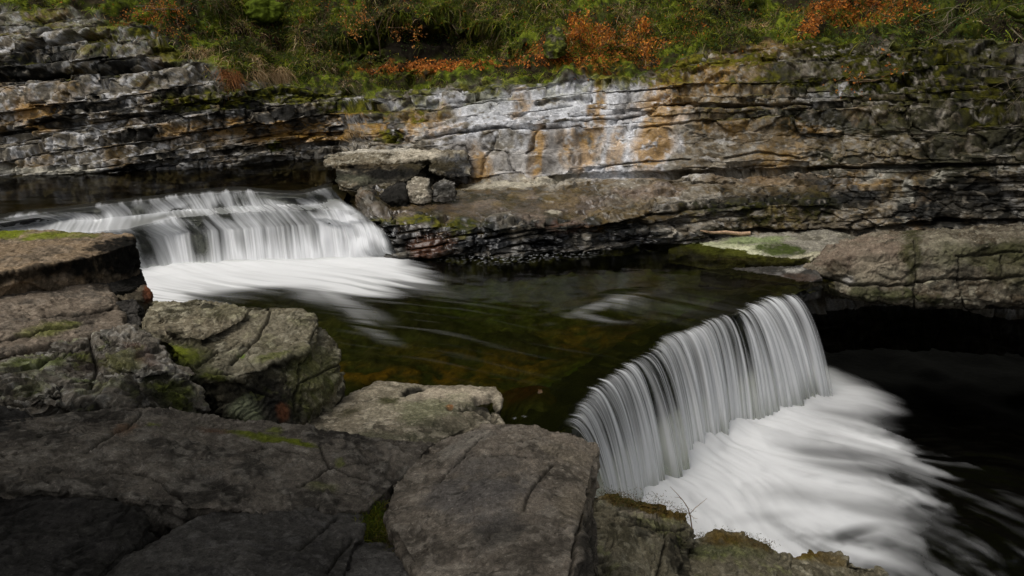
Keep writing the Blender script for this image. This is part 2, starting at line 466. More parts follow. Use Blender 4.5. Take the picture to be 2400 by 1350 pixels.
for q_ in SLABS:
    d = seg_dist(u0 + 6 * w2, v0 + 5 * w1 + 3 * pn(u0 * 0.05, v0 * 0.05, 0.9), q_)
    out -= 0.11 * np.exp(-(d / 2.6) ** 2)
for poly, wd, dp in [([(1290, 413), (1500, 410), (1650, 405), (1900, 396), (2150, 388), (2420, 384), (2900, 380)], 4, 0.28),
                     ([(2060, 535), (2130, 528), (2250, 520), (2420, 522), (2900, 520)], 6, 0.4),
                     ([(560, 335), (640, 318), (800, 312)], 3, 0.14), ([(1000, 322), (1130, 300), (1250, 305), (1360, 298)], 4, 0.25),
                     ([(1400, 530), (1560, 500), (1750, 480)], 4, 0.2), ([(1650, 545), (2050, 540)], 5, 0.3),
                     ([(0, 183), (200, 170), (430, 152)], 8, 0.5), ([(1560, 245), (1740, 247), (1900, 245)], 4, 0.3)]:
    d = seg_dist(u0, v0 + 5 * pn(u0 * 0.02, 0.3, 0.9), poly)
    out -= dp * np.exp(-(d / wd) ** 2)
bankn = 0.48 * fbm(V, 0.9, 4, 31) + 0.10 * fbm(V, 4.0, 4, 32)
recess = np.zeros(len(V), np.float32)
for b, dp in [((1010, 105, 190, 55, -4, .3), 1.1), ((620, 100, 60, 45, 0, .4), 0.5), ((1700, 30, 120, 30, 0, .4), 0.4), ((2260, 150, 120, 60, 0, .5), 0.3),
              ((120, 120, 130, 26, -12, .4), 0.5), ((620, 385, 60, 12, -8, .4), 0.25)]:
    recess = np.maximum(recess, blobmask(u0, v0, b, w1 * 0.5, w2 * 0.5) * dp)
fh1, fe1, fv1 = facet(V + 0.10 * np.stack([w1, w2, w1], 1), 1.9, 2, 2.2, 1.4)
fh2, fe2, fv2 = facet(V + 0.03 * np.stack([w2, w1, w2], 1), 5.5, 5, 1.8, 1.4)
out += (0.10 * fh0 + 0.17 * fh1 + 0.045 * fh2 - 0.05 * ss(0.06, 0.0, fe1)) * (1 - 0.8 * smooth_zone) * (1 - 0.35 * mass) * (0.8 + 0.2 * ss(200, 700, u0))
disp = out * rockw + bankn * veg
dirh = nrm.copy(); dirh[:, 2] *= np.where(veg > 0.5, 1.0, 0.25)
dirh /= np.linalg.norm(dirh, axis=1)[:, None] + 1e-9
VC = V.copy(); VC[:, 2] = Zt
VC += dirh * disp[:, None]
VC[:, 1] += recess
# keep the hidden ends quiet
cn = grid_normals(VC, NT, NS)
if cn[:, 1].mean() > 0: cn = -cn
U, Vp = proj(VC)
# --- colours (albedo)
B1 = fbm(VC, 1.5, 4, 41); B2 = fbm(VC, 7.0, 4, 42); B3 = fbm(VC, 22.0, 3, 43)
q = np.stack([X, zb * 3.2, Yv * 0.5], 1).astype(np.float32)      # stretched along the beds
A1 = fbm(q, 1.3, 4, 44); A2 = fbm(q, 4.2, 4, 45)
c = np.empty((len(V), 3), np.float32); c[:] = (0.165, 0.145, 0.112)
c = mixc(c, (0.078, 0.062, 0.040), ss(-0.15, 0.45, B1 + 0.6 * (hsh(bc + 5, bi) - 0.5)))
c = mixc(c, (0.27, 0.25, 0.21), ss(0.0, 0.5, A2 + 0.5 * (hsh(bc + 55, bi) - 0.5)) * 0.85)
c = c * (0.75 + 0.5 * fv1)[:, None]
c = mixc(c, (0.40, 0.385, 0.36), ss(0.22, 0.36, B2 + 0.5 * A1) * 0.7)
rough = np.full(len(V), 0.75, np.float32)


u0z = u0 + (20 * (hsh(bi, 78) - 0.5) + 10 * (hsh(bc + 3, bi) - 0.5)) * rockw


def zone(blobs, h=1.0):
    m = np.zeros(len(V), np.float32)
    for b in blobs:
        m = np.maximum(m, blobmask(u0z, v0, b, w1, w2) * (b[6] if len(b) > 6 else 1.0))
    return m * h


# olive brown algae film over the middle and the right of the wall
z_ol = zone([(1750, 260, 270, 120, 0, .5), (2000, 330, 300, 80, 0, .5), (1650, 190, 260, 60, -18, .4), (800, 300, 260, 40, 0, .5), (1250, 470, 330, 45, 0, .5), (2150, 450, 250, 60, 0, .5), (1900, 500, 200, 50, 0, .5)])
c = mixc(c, (0.120, 0.078, 0.026), z_ol * ss(-0.3, 0.35, B2 + 0.3 * A1 + 0.15) * 0.8)
# pale calcite sheet
z_wh = zone([(1130, 240, 160, 28, -5, .3), (1300, 240, 180, 50, -6, .25), (1480, 260, 105, 80, 5, .3), (1250, 290, 230, 40, -4, .3), (1270, 365, 175, 48, 0, .25), (1480, 330, 70, 60, 10, .3), (1400, 400, 120, 18, 0, .3), (1950, 215, 60, 22, -15, .4, .6), (905, 243, 80, 10, 4, .4, .8), (1100, 305, 150, 10, -5, .4, .9)])
c = mixc(c, (0.55, 0.555, 0.57), z_wh * ss(-0.35, 0.05, B2 * 0.7 + 0.8 * A1 + 0.5 * (hsh(bc + 19, bi) - 0.4) + 0.27) * 0.95)
c = mixc(c, (0.42, 0.40, 0.36), zone([(725, 342, 30, 15, 0, .3), (980, 315, 17, 14, 0, .3), (840, 290, 7, 11, 0, .3), (780, 285, 24, 9, 0, .3), (640, 300, 40, 10, 0, .4), (560, 320, 40, 8, 0, .4), (860, 240, 50, 7, 0, .4)]) * .85)
z_wh2 = zone([(1200, 372, 120, 38, 0, .4), (1300, 372, 50, 40, 0, .4)])
c = mixc(c, (0.36, 0.33, 0.29), z_wh2 * 0.75)
# left wall: pale and black banding
z_lf = ss(760, 300, u0)
c = mixc(c, (0.40, 0.395, 0.39), z_lf * ss(0.02, 0.16, A2 * 0.8 + 0.5 * B2) * 0.85 * rockw)
c = mixc(c, (0.20, 0.13, 0.05), z_lf * ss(0.15, 0.35, B1 + 0.4 * A2) * 0.5 * rockw)
c = mixc(c, (0.50, 0.47, 0.38), zone([(60, 402, 160, 9, 2, .5), (180, 400, 60, 8, 0, .5)]) * 0.9)
# ochre runs of iron stained seepage
z_or = zone([(700, 310, 220, 30, -4, .5, .8), (900, 285, 130, 36, 0, .5, .9), (1720, 150, 160, 44, -24, .5), (480, 300, 160, 12, -6, .4, .8), (600, 300, 110, 14, -6, .4), (740, 320, 120, 14, -4, .4, .9), (860, 275, 130, 18, 4, .4), (960, 275, 60, 30, 10, .4), (80, 270, 55, 45, 10, .4, .9), (560, 290, 20, 30, 0, .4), (800, 325, 120, 10, -3, .4),
             (1400, 260, 13, 130, 6, .4), (1255, 340, 16, 75, 8, .4), (1365, 350, 42, 55, 4, .35, .9), (1540, 290, 34, 110, 20, .5), (1220, 250, 20, 50, 10, .5, .8), (1440, 350, 16, 55, 8, .5, .8), (1120, 390, 26, 46, -15, .4, .9), (1580, 200, 55, 90, 30, .5, .9),
             (1760, 130, 200, 34, -24, .4, .85), (1900, 300, 90, 28, -10, .5, .7), (2010, 420, 60, 22, 0, .5, .8), (1840, 360, 60, 30, 0, .5, .5), (1700, 300, 70, 30, 0, .5, .5), (1030, 270, 40, 24, -30, .4, .8)])
c = mixc(c, (0.27, 0.145, 0.022), z_or * ss(-0.5, 0.15, B2 + 0.45 * B1 + 0.15) * 0.9)
rough = rough - 0.25 * z_or - 0.15 * z_ol
c = mixc(c, (0.34, 0.33, 0.28), zone([(2128, 470, 9, 46, 3, .35), (2190, 425, 70, 12, -35, .4), (2150, 392, 160, 6, -3, .5), (2060, 410, 40, 12, -20, .5), (1850, 420, 14, 26, 30, .5)]) * ss(-.5, 0, B2 + .2) * .85)
c = mixc(c, (0.15, 0.095, 0.045), zone([(2160, 480, 16, 50, 6, .4), (1800, 420, 120, 14, 0, .5)]) * .75)
# grey wet runs in the calcite
z_gr = zone([(1345, 360, 12, 60, 2, .4, .8), (1290, 340, 14, 60, 12, .4, .8), (1240, 355, 8, 50, 6, .4, .8), (1470, 250, 20, 60, 15, .4, .7), (1180, 300, 60, 12, -15, .4, .6), (1080, 370, 26, 45, -25, .4, .9), (1395, 320, 8, 60, 4, .4, .6)])
c = mixc(c, (0.115, 0.10, 0.085), z_gr * 0.85)
rough = rough - 0.3 * z_gr
# black moss and algae in patches that follow the beds
z_blk = 0.55 + zone([(250, 130, 260, 50, -8, .5), (300, 240, 240, 40, -8, .5), (560, 240, 200, 40, -6, .5), (700, 270, 240, 50, -4, .5), (2000, 270, 300, 100, 0, .6), (2250, 300, 250, 120, 0, .6), (1250, 545, 330, 50, 0, .5), (1900, 470, 260, 40, 0, .5), (2250, 470, 160, 60, 0, .4)], 0.75)
z_blk = z_blk * (1 - 0.9 * z_wh) * (1 - 0.75 * smooth_zone)
pblk = ss(0.12, 0.30, A1 * 0.8 + 0.35 * B2 + 0.22 * (z_blk - 0.55) - 0.02)
c = mixc(c, (0.008, 0.0078, 0.006), pblk * np.clip(z_blk, 0, 1) * rockw * 0.95)
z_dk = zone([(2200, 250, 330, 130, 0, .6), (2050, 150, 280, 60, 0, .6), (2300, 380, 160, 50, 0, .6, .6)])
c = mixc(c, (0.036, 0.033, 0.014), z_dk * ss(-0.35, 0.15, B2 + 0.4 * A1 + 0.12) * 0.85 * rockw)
hard_blk = zone([(645, 345, 24, 12, 0, .3), (705, 300, 24, 9, 0, .3), (795, 300, 12, 8, 0, .3), (925, 290, 26, 9, 0, .3), (920, 320, 18, 14, 0, .3), (780, 337, 28, 13, 0, .3), (845, 327, 34, 10, 0, .3), (875, 245, 60, 9, 0, .4), (420, 262, 64, 15, -10, .3), (330, 315, 48, 12, -6, .3), (75, 150, 110, 26, -10, .35), (250, 130, 60, 20, 0, .4), (560, 262, 70, 14, -4, .4), (365, 368, 60, 9, -4, .4), (2290, 470, 130, 46, -5, .3), (2200, 480, 60, 40, 0, .4), (1760, 470, 110, 22, -6, .35), (1960, 470, 100, 30, -4, .35), (1560, 470, 0.1, 0.1), (400, 265, 70, 12, -10, .3), (330, 315, 60, 8, -8, .3), (440, 250, 60, 8, -14, .3), (90, 165, 100, 22, -10, .35), (640, 345, 20, 11, 0, .3), (540, 350, 60, 12, -10, .35), (310, 395, 90, 10, -4, .4), (500, 372, 80, 8, -5, .4),
                  (2240, 250, 24, 60, 5, .4, .9), (2330, 180, 90, 50, 0, .5, .8), (1180, 560, 260, 34, -2, .35), (980, 570, 80, 40, 0, .4), (1450, 525, 120, 12, -10, .4)])
c = mixc(c, (0.007, 0.0068, 0.005), hard_blk * ss(-0.45, -0.05, B2 + 0.2) * 0.93)
# wet foot at the water
wet = zone([(1150, 575, 330, 40, 0, .3), (950, 540, 100, 70, 0, .4), (1480, 560, 110, 22, 0, .4)])
wl = ss(0.22, 0.02, VC[:, 2] - np.where(SPX < 830, 1.0, 0.0) + 0.05 * B1) * rockw * (SPX < 1700)
wet = np.maximum(wet, wl * np.where(SPX < 260, 0.2, 0.8))
c = c * (1 - 0.72 * wet)[:, None]
rough = rough * (1 - 0.6 * wet)
c = mixc(c, (0.10, 0.036, 0.012), zone([(1010, 575, 60, 30, -10, .5), (1330, 530, 70, 16, 0, .5)]) * 0.6)
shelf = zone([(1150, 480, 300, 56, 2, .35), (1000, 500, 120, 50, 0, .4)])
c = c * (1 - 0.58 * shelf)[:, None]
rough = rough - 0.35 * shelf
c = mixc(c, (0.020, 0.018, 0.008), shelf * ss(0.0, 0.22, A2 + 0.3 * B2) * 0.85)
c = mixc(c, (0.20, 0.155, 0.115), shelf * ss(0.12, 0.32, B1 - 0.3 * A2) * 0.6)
c = mixc(c, (0.13, 0.085, 0.018), shelf * ss(0.05, 0.3, fbm(q, 0.9, 3, 49)) * 0.6)
# pink grey slab on the ledge
c = mixc(c, (0.21, 0.155, 0.125), zone([(1120, 490, 120, 16, 3, .4), (1230, 505, 50, 10, 0, .4), (1350, 480, 90, 14, 0, .5), (1530, 450, 80, 14, -4, .5)]) * (0.5 - 0.25 * shelf))
c = mixc(c, (0.085, 0.055, 0.018), zone([(1000, 470, 110, 40, 0, .5), (1150, 445, 200, 14, 0, .5), (1350, 450, 90, 20, -10, .5), (1060, 510, 110, 20, 0, .5), (1450, 500, 120, 14, 0, .5), (1700, 440, 200, 20, 0, .6, .6)]) * ss(-.3, .2, B2 + .1) * (.85 - .6 * shelf))
c = mixc(c, (0.42, 0.38, 0.29), zone([(1220, 428, 110, 8, -2, .4), (1305, 495, 14, 4, 0, .4), (1300, 415, 60, 5, 0, .4)]) * 0.85)
# dark jagged edge where the ledge breaks off
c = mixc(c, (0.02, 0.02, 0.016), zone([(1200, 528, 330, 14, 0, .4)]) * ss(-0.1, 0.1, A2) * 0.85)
# moss
mup = ss(0.25, 0.8, cn[:, 2])
z_ms = zone([(1000, 518, 110, 12, 4, .4, .9), (1080, 545, 30, 14, 0, .5, .6), (1830, 495, 160, 24, 0, .5, .45), (820, 205, 200, 24, -3, .5), (560, 225, 190, 22, -3, .5), (1230, 175, 110, 22, -2, .5), (980, 275, 22, 16, 0, .4), (640, 345, 18, 12, 0, .4), (810, 250, 60, 12, 0, .5), (1960, 120, 90, 60, 0, .5), (2120, 140, 120, 60, 0, .5), (2000, 190, 160, 30, 0, .6), (900, 320, 25, 14, 0, .4),
             (330, 60, 200, 60, 0, .6, .7), (60, 20, 100, 30, 0, .6, .8), (2330, 240, 120, 60, 0, .6, .6), (1880, 500, 90, 34, 0, .5, .5), (1600, 165, 110, 20, -15, .5, .6), (620, 190, 120, 30, 0, .5, .9), (1850, 120, 100, 25, -20, .5, .6)])
mm = np.clip(z_ms * ss(-0.3, 0.2, B2 + 0.3 * mup) + 0.5 * mup * ss(0.05, 0.3, B1 + 0.3 * B2) * rockw * (1 - z_wh) * (1 - smooth_zone) * (T > 6) + ss(-1.0, -0.1, T - lip) * rockw * ss(-0.15, 0.2, B1 + 0.5 * B2 + 0.25 * mup) * 0.9 * (SPX > 250), 0, 1)
mc = np.empty_like(c); mc[:] = (0.036, 0.042, 0.009)
mc = mixc(mc, (0.11, 0.105, 0.012), ss(-0.1, 0.4, B2 + 0.5 * B1))
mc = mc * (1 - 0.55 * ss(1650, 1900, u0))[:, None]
c = c + (mc - c) * (mm * 0.9)[:, None]
rough = rough + (0.95 - rough) * mm
# soil, moss and dead leaves of the wooded slope
sc = np.empty_like(c); sc[:] = (0.030, 0.024, 0.014)
sc = mixc(sc, (0.045, 0.060, 0.010), ss(-0.35, 0.15, B1 + 0.4 * B2))
sc = mixc(sc, (0.13, 0.155, 0.016), ss(0.02, 0.40, B1 + 0.5 * B2) * 0.9)
sc = mixc(sc, (0.012, 0.010, 0.007), zone([(1000, 105, 200, 50, -4, .5), (1120, 70, 90, 30, 0, .5), (600, 95, 50, 60, 0, .5), (1700, 30, 90, 30, 0, .5), (2250, 60, 250, 90, 0, .6, .6)]))  # bare soil in the hollows, near black to paint in the overhang's shade
sc = mixc(sc, (0.24, 0.075, 0.014), zone([(1370, 110, 110, 55, 0, .5), (1200, 150, 280, 12, -3, .5), (1540, 112, 90, 10, -16, .5), (2000, 30, 120, 30, 0, .5), (1900, 62, 50, 12, -20, .5)]) * ss(-0.2, 0.2, B2) * 0.7)
c = c + (sc - c) * veg[:, None]
rough = rough + (0.95 - rough) * veg
c = np.clip(c * (1 + 0.35 * B3 + 0.15 * B2)[:, None], 0.004, 0.8)
rough = np.clip(rough, 0.12, 1)
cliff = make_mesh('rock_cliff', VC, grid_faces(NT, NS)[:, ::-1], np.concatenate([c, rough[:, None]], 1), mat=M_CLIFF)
tag(cliff, kind='structure')
CLV = VC.reshape(NT, NS, 3); CLN = cn.reshape(NT, NS, 3); CU = U.reshape(NT, NS); CVp = Vp.reshape(NT, NS)


from mathutils.kdtree import KDTree
_sel = np.nonzero((CU.ravel() > -100) & (CU.ravel() < 2500) & (CVp.ravel() > -150) & (CVp.ravel() < 620) & (T > 2))[0][::2]
_kd = KDTree(len(_sel))
for _i in _sel: _kd.insert((CU.ravel()[_i], CVp.ravel()[_i], 0), int(_i))
_kd.balance()


def on_cliff(px, py):
    """the visible cliff or slope point nearest to a photo pixel, with its normal"""
    best = None
    for co, i, d in _kd.find_n((px, py, 0), 6):
        if best is None or VC[i, 1] < VC[best, 1]: best = i
    return VC[best].astype(float), cn[best].astype(float)

# ------------------------------------------------------------------ river: beds, falls and pools
ZU, ZM, ZL = 1.0, 0.0, -1.6


def poly_world(pts, z):
    return np.array([ptz(px, py, z) for px, py in pts])


def resample(P, n):
    d = np.concatenate([[0], np.cumsum(np.linalg.norm(np.diff(P, axis=0), axis=1))])
    t = np.linspace(0, d[-1], n)
    return np.stack([np.interp(t, d, P[:, k]) for k in range(3)], 1), t


# ---- lower fall
NLC = 560
lc, lcs = resample(poly_world([(1335, 1010), (1350, 975), (1375, 935), (1400, 905), (1440, 878), (1500, 838), (1560, 800), (1640, 765), (1700, 742), (1742, 728), (1790, 704), (1858, 684)], ZM), NLC)
k = 41
ker = np.ones(k) / k
lsm = np.stack([np.convolve(np.pad(lc[:, i], k // 2, mode='edge'), ker, 'valid') for i in range(3)], 1)
tan = np.gradient(lsm, axis=0); tan[:, 2] = 0; tan /= np.linalg.norm(tan, axis=1)[:, None]
fl = np.stack([tan[:, 1], -tan[:, 0], 0 * tan[:, 0]], 1)                 # downstream
s1 = lcs[:, None]
NLR = 150
tau = np.linspace(-0.12, 0.60, NLR)
vel = 1.10 + 0.22 * pn(lcs * 2.2, 0.3, 0.4) + 0.10 * pn(lcs * 7.0, 1.3, 0.4) + 0.30 * ss(4.6, 5.3, lcs) + 0.05 * pn(lcs * 22.0, 2.3, 0.4)
jag = 0.10 * pn(lcs * 1.7, 5.5, 0.1) + 0.05 * pn(lcs * 5.5, 8.5, 0.1)       # ragged lip
FL = np.zeros((NLR, NLC, 3)); UV = np.zeros((NLR, NLC, 2)); FO = np.zeros((NLR, NLC))
for i, t in enumerate(tau):
    tp = max(t, 0)
    d = vel * t + jag
    z = np.where(t > 0, -4.9 * tp * tp - 0.05 * tp, 0.0) + 0.012
    spread = np.clip(tp / 0.6, 0, 1)
    P = lsm + fl * d[:, None]
    rip = (0.035 * pn(lcs * 9.0, t * 0.6, 0.2) + 0.018 * pn(lcs * 26.0, t * 0.8, 3.2)) * ss(0.0, 0.25, tp)
    P = P + fl * rip[:, None] + tan * (0.55 * ss(4.2, 5.9, lcs) * tp ** 1.3)[:, None]
    P[:, 2] = z
    FL[i] = P; UV[i, :, 0] = lcs; UV[i, :, 1] = t
    str1 = pn(lcs * 7.0, t * 0.5 + 0.2, 1.0); str2 = pn(lcs * 19.0, t * 0.8, 2.0); str3 = pn(lcs * 45.0, t * 1.0, 4.0)
    str0 = pn(lcs * 2.1, t * 0.3 + 0.7, 7.0)
    dens = 0.28 + 0.45 * str0 + 0.55 * str1 + 0.62 * str2 + 0.42 * str3
    dens = dens + 0.50 * ss(4.4, 5.4, lcs) * ss(-0.02, 0.10, t + 0.05 * str2) + 0.55 * ss(0.22, 0.50, tp) + 0.10 * ss(1.5, 3.0, lcs) * (1 - ss(3.6, 4.3, lcs))
    dens = dens * ss(-0.06, 0.10, t + 0.10 * str2 + 0.08 * str3 + 0.05 * str1)
    dens = dens + 0.40 * np.exp(-((lcs - 4.6) / 0.16) ** 2) * ss(0.12, 0.25, tp)
    gap = np.exp(-((lcs - 4.55) / 0.10) ** 2) * ss(0.16, 0.0, tp)
    FO[i] = np.clip(dens - 0.6 * gap, 0.0, 1.0) * ss(-0.12, -0.04, t)
edge = ss(0, 0.10, lcs) * ss(0, 0.30, lcs[-1] - lcs + 0.10 * pn(lcs * 14, 0.2, 0.6))
FO *= edge[None, :]
FO *= ss(0.62, 0.46, tau[:, None] + 0.06 * pn(lcs * 3, 0.3, 77.0)[None, :] + 0.04 * pn(lcs * 14, 0.3, 78.0)[None, :])
fallL = make_mesh('curtain', FL.reshape(-1, 3), grid_faces(NLR, NLC), mat=M_FALL, uv=UV.reshape(-1, 2), extra={'foam': FO.ravel(), 'body': (ss(-0.02, 0.08, tau)[:, None] * edge[None, :]).ravel()})
rootL = empty('waterfall', tuple(np.round(lsm[NLC // 2] + np.array([0, 0, -1.6]), 3)))
under(fallL, rootL)
tag(rootL, 'tall smooth waterfall pouring over a diagonal rock lip into the black lower pool', 'waterfall', 'falls stepping down the river')

# rock step behind the lower fall
NB = 70
st = np.zeros((NB, NLC, 3))
for i in range(NB):
    a = i / (NB - 1)
    d = -0.55 + min(a * 2.2, 1) * 0.50 - max(a - 0.45, 0) * 0.35
    z = -0.09 if a < 0.4 else -0.09 - (a - 0.4) / 0.6 * 2.4
    st[i] = lsm + fl * (d + jag * 0.9)[:, None]; st[i, :, 2] = z
st = st.reshape(-1, 3)
sn = grid_normals(st, NB, NLC)
st = st + fl.repeat(1, 0)[np.tile(np.arange(NLC), NB)] * (0.10 * fbm(st, 2.5, 4, 71) - 0.03)[:, None]
b = fbm(st, 4, 4, 72)
cc = np.empty((len(st), 3), np.float32); cc[:] = (0.020, 0.021, 0.015)
cc = mixc(cc, (0.04, 0.04, 0.02), ss(0, 0.4, b))
sr = np.full((len(st), 1), 0.3, np.float32)
bed_parts = [(st, grid_faces(NB, NLC), np.concatenate([cc, sr], 1))]

# ---- upper fall: a loft over two ragged ledges
NUC = 560
rows_up = [  # (photo polyline, z)
    ([(-60, 500), (60, 482), (130, 478), (240, 463), (400, 444), (560, 428), (650, 438), (700, 440), (780, 420)], 1.0),
    ([(-40, 520), (60, 503), (130, 494), (240, 480), (400, 462), (560, 444), (650, 454), (700, 456), (775, 438)], 1.0),
    ([(-20, 540), (80, 522), (160, 515), (260, 512), (400, 492), (560, 482), (650, 480), (720, 478), (800, 465)], 0.80),
    ([(-20, 552), (90, 545), (180, 548), (290, 538), (400, 512), (560, 500), (660, 494), (740, 492), (835, 488)], 0.74),
    ([(20, 600), (110, 590), (200, 580), (310, 570), (420, 545), (570, 536), (670, 530), (770, 525), (905, 540)], 0.48),
    ([(60, 640), (140, 640), (230, 640), (335, 632), (450, 627), (590, 622), (690, 618), (790, 614), (942, 609)], -0.03),
]
ctrlU = np.stack([resample(np.array([ptz(px, py, z) for px, py in pl]), NUC)[0] for pl, z in rows_up])
segs = [14, 24, 18, 30, 50]
vt = np.concatenate([np.arange(n) / n + i for i, n in enumerate(segs)] + [[5.0]])
NUR = len(vt)
vi = np.minimum(vt.astype(int), 4); vf = (vt - vi)[:, None, None]
FU = ctrlU[vi] * (1 - vf) + ctrlU[vi + 1] * vf
for _ in range(16):
    FU[1:-1] = (FU[:-2] + 2 * FU[1:-1] + FU[2:]) / 4
for _ in range(25):
    FU[:, 1:-1] = (FU[:, :-2] + 2 * FU[:, 1:-1] + FU[:, 2:]) / 4
xs = FU[:, :, 0]; VT = np.repeat(vt, NUC).reshape(NUR, NUC)
us = xs - 0.25 * (VT - 2.5)                                           # flow lines lean to the right as they fall
fall_w = ss(0.9, 2.2, VT)
rightm = ss(-4.2, -2.6, xs)
d = 0.10 * pn(us * 2.0, VT * 0.25, 0.5) + 0.05 * pn(us * 6.0, VT * 0.4, 1.5) + 0.018 * pn(us * 20.0, VT * 0.5, 3.5)
# knobbly steps under the right half make the water bounce
d += rightm * (0.17 * pn(us * 1.6, VT * 1.6, 6.5) + 0.09 * pn(us * 4.0, VT * 2.6, 8.5))
FU[:, :, 1] -= d * fall_w * 1.2
FU[:, :, 2] += d * 0.35 * fall_w * ss(5.0, 4.2, VT)
jagu = 0.10 * pn(xs * 1.6, 0.4, 9.0) + 0.05 * pn(xs * 6.0, 0.4, 4.0)
FU[:, :, 1] -= jagu * ss(0.5, 1.0, VT) * ss(2.6, 1.2, VT)
str1 = pn(us * 3.2, VT * 0.22, 1.0); str2 = pn(us * 9.0, VT * 0.35, 2.0); str3 = pn(us * 26.0, VT * 0.4, 4.0); clo = pn(us * 1.6, VT * 0.9, 12.0)
dens = 0.62 + 0.42 * str1 + 0.38 * str2 + 0.30 * str3 + 0.42 * clo + 0.25 * rightm * pn(us * 4.0, VT * 2.6, 8.5) + 0.30 * rightm * ss(1.8, 2.6, VT) - 0.12 * ss(-5.2, -5.8, xs)
thin = ss(2.2, 1.2, VT)                                              # the lip is thin and glassy
dens = dens * (1 - 0.35 * thin) + 0.35 * ss(4.0, 5.0, VT)
dens *= ss(0.75, 1.25, VT + 0.35 * str2 + 0.25 * str3 + 0.2 * str1)
uu, vv = proj(FU.reshape(-1, 3)); uu = uu.reshape(xs.shape); vv = vv.reshape(xs.shape)
for (x, y, rx, ry, ang, am) in [(430, 502, 34, 9, 12, 1.0), (400, 500, 40, 6, -20, .8), (340, 580, 26, 60, -18, .65), (470, 570, 22, 50, -22, .75), (520, 500, 26, 12, 35, .7), (700, 480, 60, 8, 20, .6), (760, 470, 26, 12, 30, .7), (880, 575, 34, 16, 0, .5), (330, 500, 26, 30, -20, .4), (170, 490, 60, 8, 4, .9), (660, 460, 50, 8, 0, .6), (560, 560, 12, 40, -20, .3), (840, 540, 12, 20, 0, .3), (905, 590, 24, 16, 0, .6), (870, 520, 30, 8, 30, .6), (820, 500, 26, 7, 30, .6), (790, 460, 30, 9, 40, .7), (620, 540, 10, 40, -10, .35), (740, 560, 10, 40, -6, .3)]:
    a = math.radians(ang); dx, dy = uu - x, vv - y
    e = ((dx * math.cos(a) + dy * math.sin(a)) / rx) ** 2 + ((-dx * math.sin(a) + dy * math.cos(a)) / ry) ** 2
    dens -= am * np.exp(-e) * (1 + 0.6 * str3)
FOU = np.clip(dens, 0.02, 1.0) * ss(0.2, 0.7, VT)
lead = np.concatenate([[0], np.cumsum(np.linalg.norm(np.diff(FU[NUR // 2], axis=0), axis=1))])
FOU *= (ss(0, 0.25, lead) * ss(0, 0.18, lead[-1] - lead))[None, :]
UVu = np.stack([us, VT * 0.4], 2)
fallU = make_mesh('curtain', FU.reshape(-1, 3), grid_faces(NUR, NUC), mat=M_FALL, uv=UVu.reshape(-1, 2), extra={'foam': FOU.ravel(), 'body': (ss(0.9, 1.3, VT) * (ss(0, 0.25, lead) * ss(0, 0.18, lead[-1] - lead))[None, :]).ravel()})
rootU = empty('waterfall', tuple(np.round(FU[-1, NUC // 2], 3)))
under(fallU, rootU)
tag(rootU, 'broad frothy upper waterfall tumbling over a low rock ledge in front of the layered cliff', 'waterfall', 'falls stepping down the river')
# rock step behind the upper fall
su = FU.copy(); su[:, :, 1] += 0.10 * ss(0.5, 1.5, VT) ; su[:, :, 2] -= 0.07
su[-1, :, 2] -= 0.8
su = su.reshape(-1, 3)
su = su + np.array([0, 1.0, 0.3])[None, :] * (0.05 * fbm(su, 3, 4, 75))[:, None] * ss(0.6, 1.4, VT.ravel())[:, None]
b = fbm(su, 4, 4, 76)
cc = np.empty((len(su), 3), np.float32); cc[:] = (0.016, 0.016, 0.015); cc = mixc(cc, (0.035, 0.033, 0.026), ss(0, .4, b))
bed_parts.append((su, grid_faces(NUR, NUC), np.concatenate([cc, np.full((len(su), 1), .3)], 1)))


def sheet(x0, x1, y0, y1, nx, ny, z):
    gx, gy = np.meshgrid(np.linspace(x0, x1, nx), np.linspace(y0, y1, ny))
    return np.stack([gx.ravel(), gy.ravel(), np.full(gx.size, z)], 1)


def crest_signed(P):
    """distance downstream of the lower lip (positive past it)"""
    o = np.empty(len(P))
    j = np.empty(len(P), int)
    sub = lsm[::8]
    for a in range(0, len(P), 20000):
        q = P[a:a + 20000, None, :2] - sub[None, :, :2]
        j[a:a + 20000] = np.argmin((q ** 2).sum(2), 1)
    q = P[:, :2] - sub[j, :2]
    global CR_AL
    CR_AL = lcs[::8][j]
    return (q * fl[::8][j][:, :2]).sum(1)


# ---- middle pool: bed and water
def cut(P, faces, keep):
    f = faces[keep[faces].all(1)]
    used = np.zeros(len(P), bool); used[f.ravel()] = True
    m = np.cumsum(used) - 1
    return P[used], m[f], used


P = sheet(-6.5, 5.2, 6.0, 16.2, 360, 300, -0.42)
n1 = fbm(P, 0.7, 4, 81); n2 = fbm(P, 3.5, 4, 82)
P[:, 2] += 0.16 * n1 + 0.07 * n2
uu, vv = proj(P)
cs_ = crest_signed(P)
P[:, 2] = np.where(cs_ > -1.2, np.minimum(-0.10 + 0.06 * n2, P[:, 2] + 0.30 * ss(-1.2, -0.3, cs_)), P[:, 2])
w1b, w2b = n1, n2
c = np.empty((len(P), 3), np.float32); c[:] = (0.070, 0.074, 0.030)
c = mixc(c, (0.11, 0.10, 0.05), ss(-.1, .4, n2))
c = mixc(c, (0.030, 0.030, 0.016), ss(0.0, .4, n1) * .8)


def pz(blobs, u=None, v=None, a=None, b=None):
    m = 0
    for q_ in blobs:
        m = np.maximum(m, blobmask(u, v, q_, a, b) * (q_[6] if len(q_) > 6 else 1))
    return m


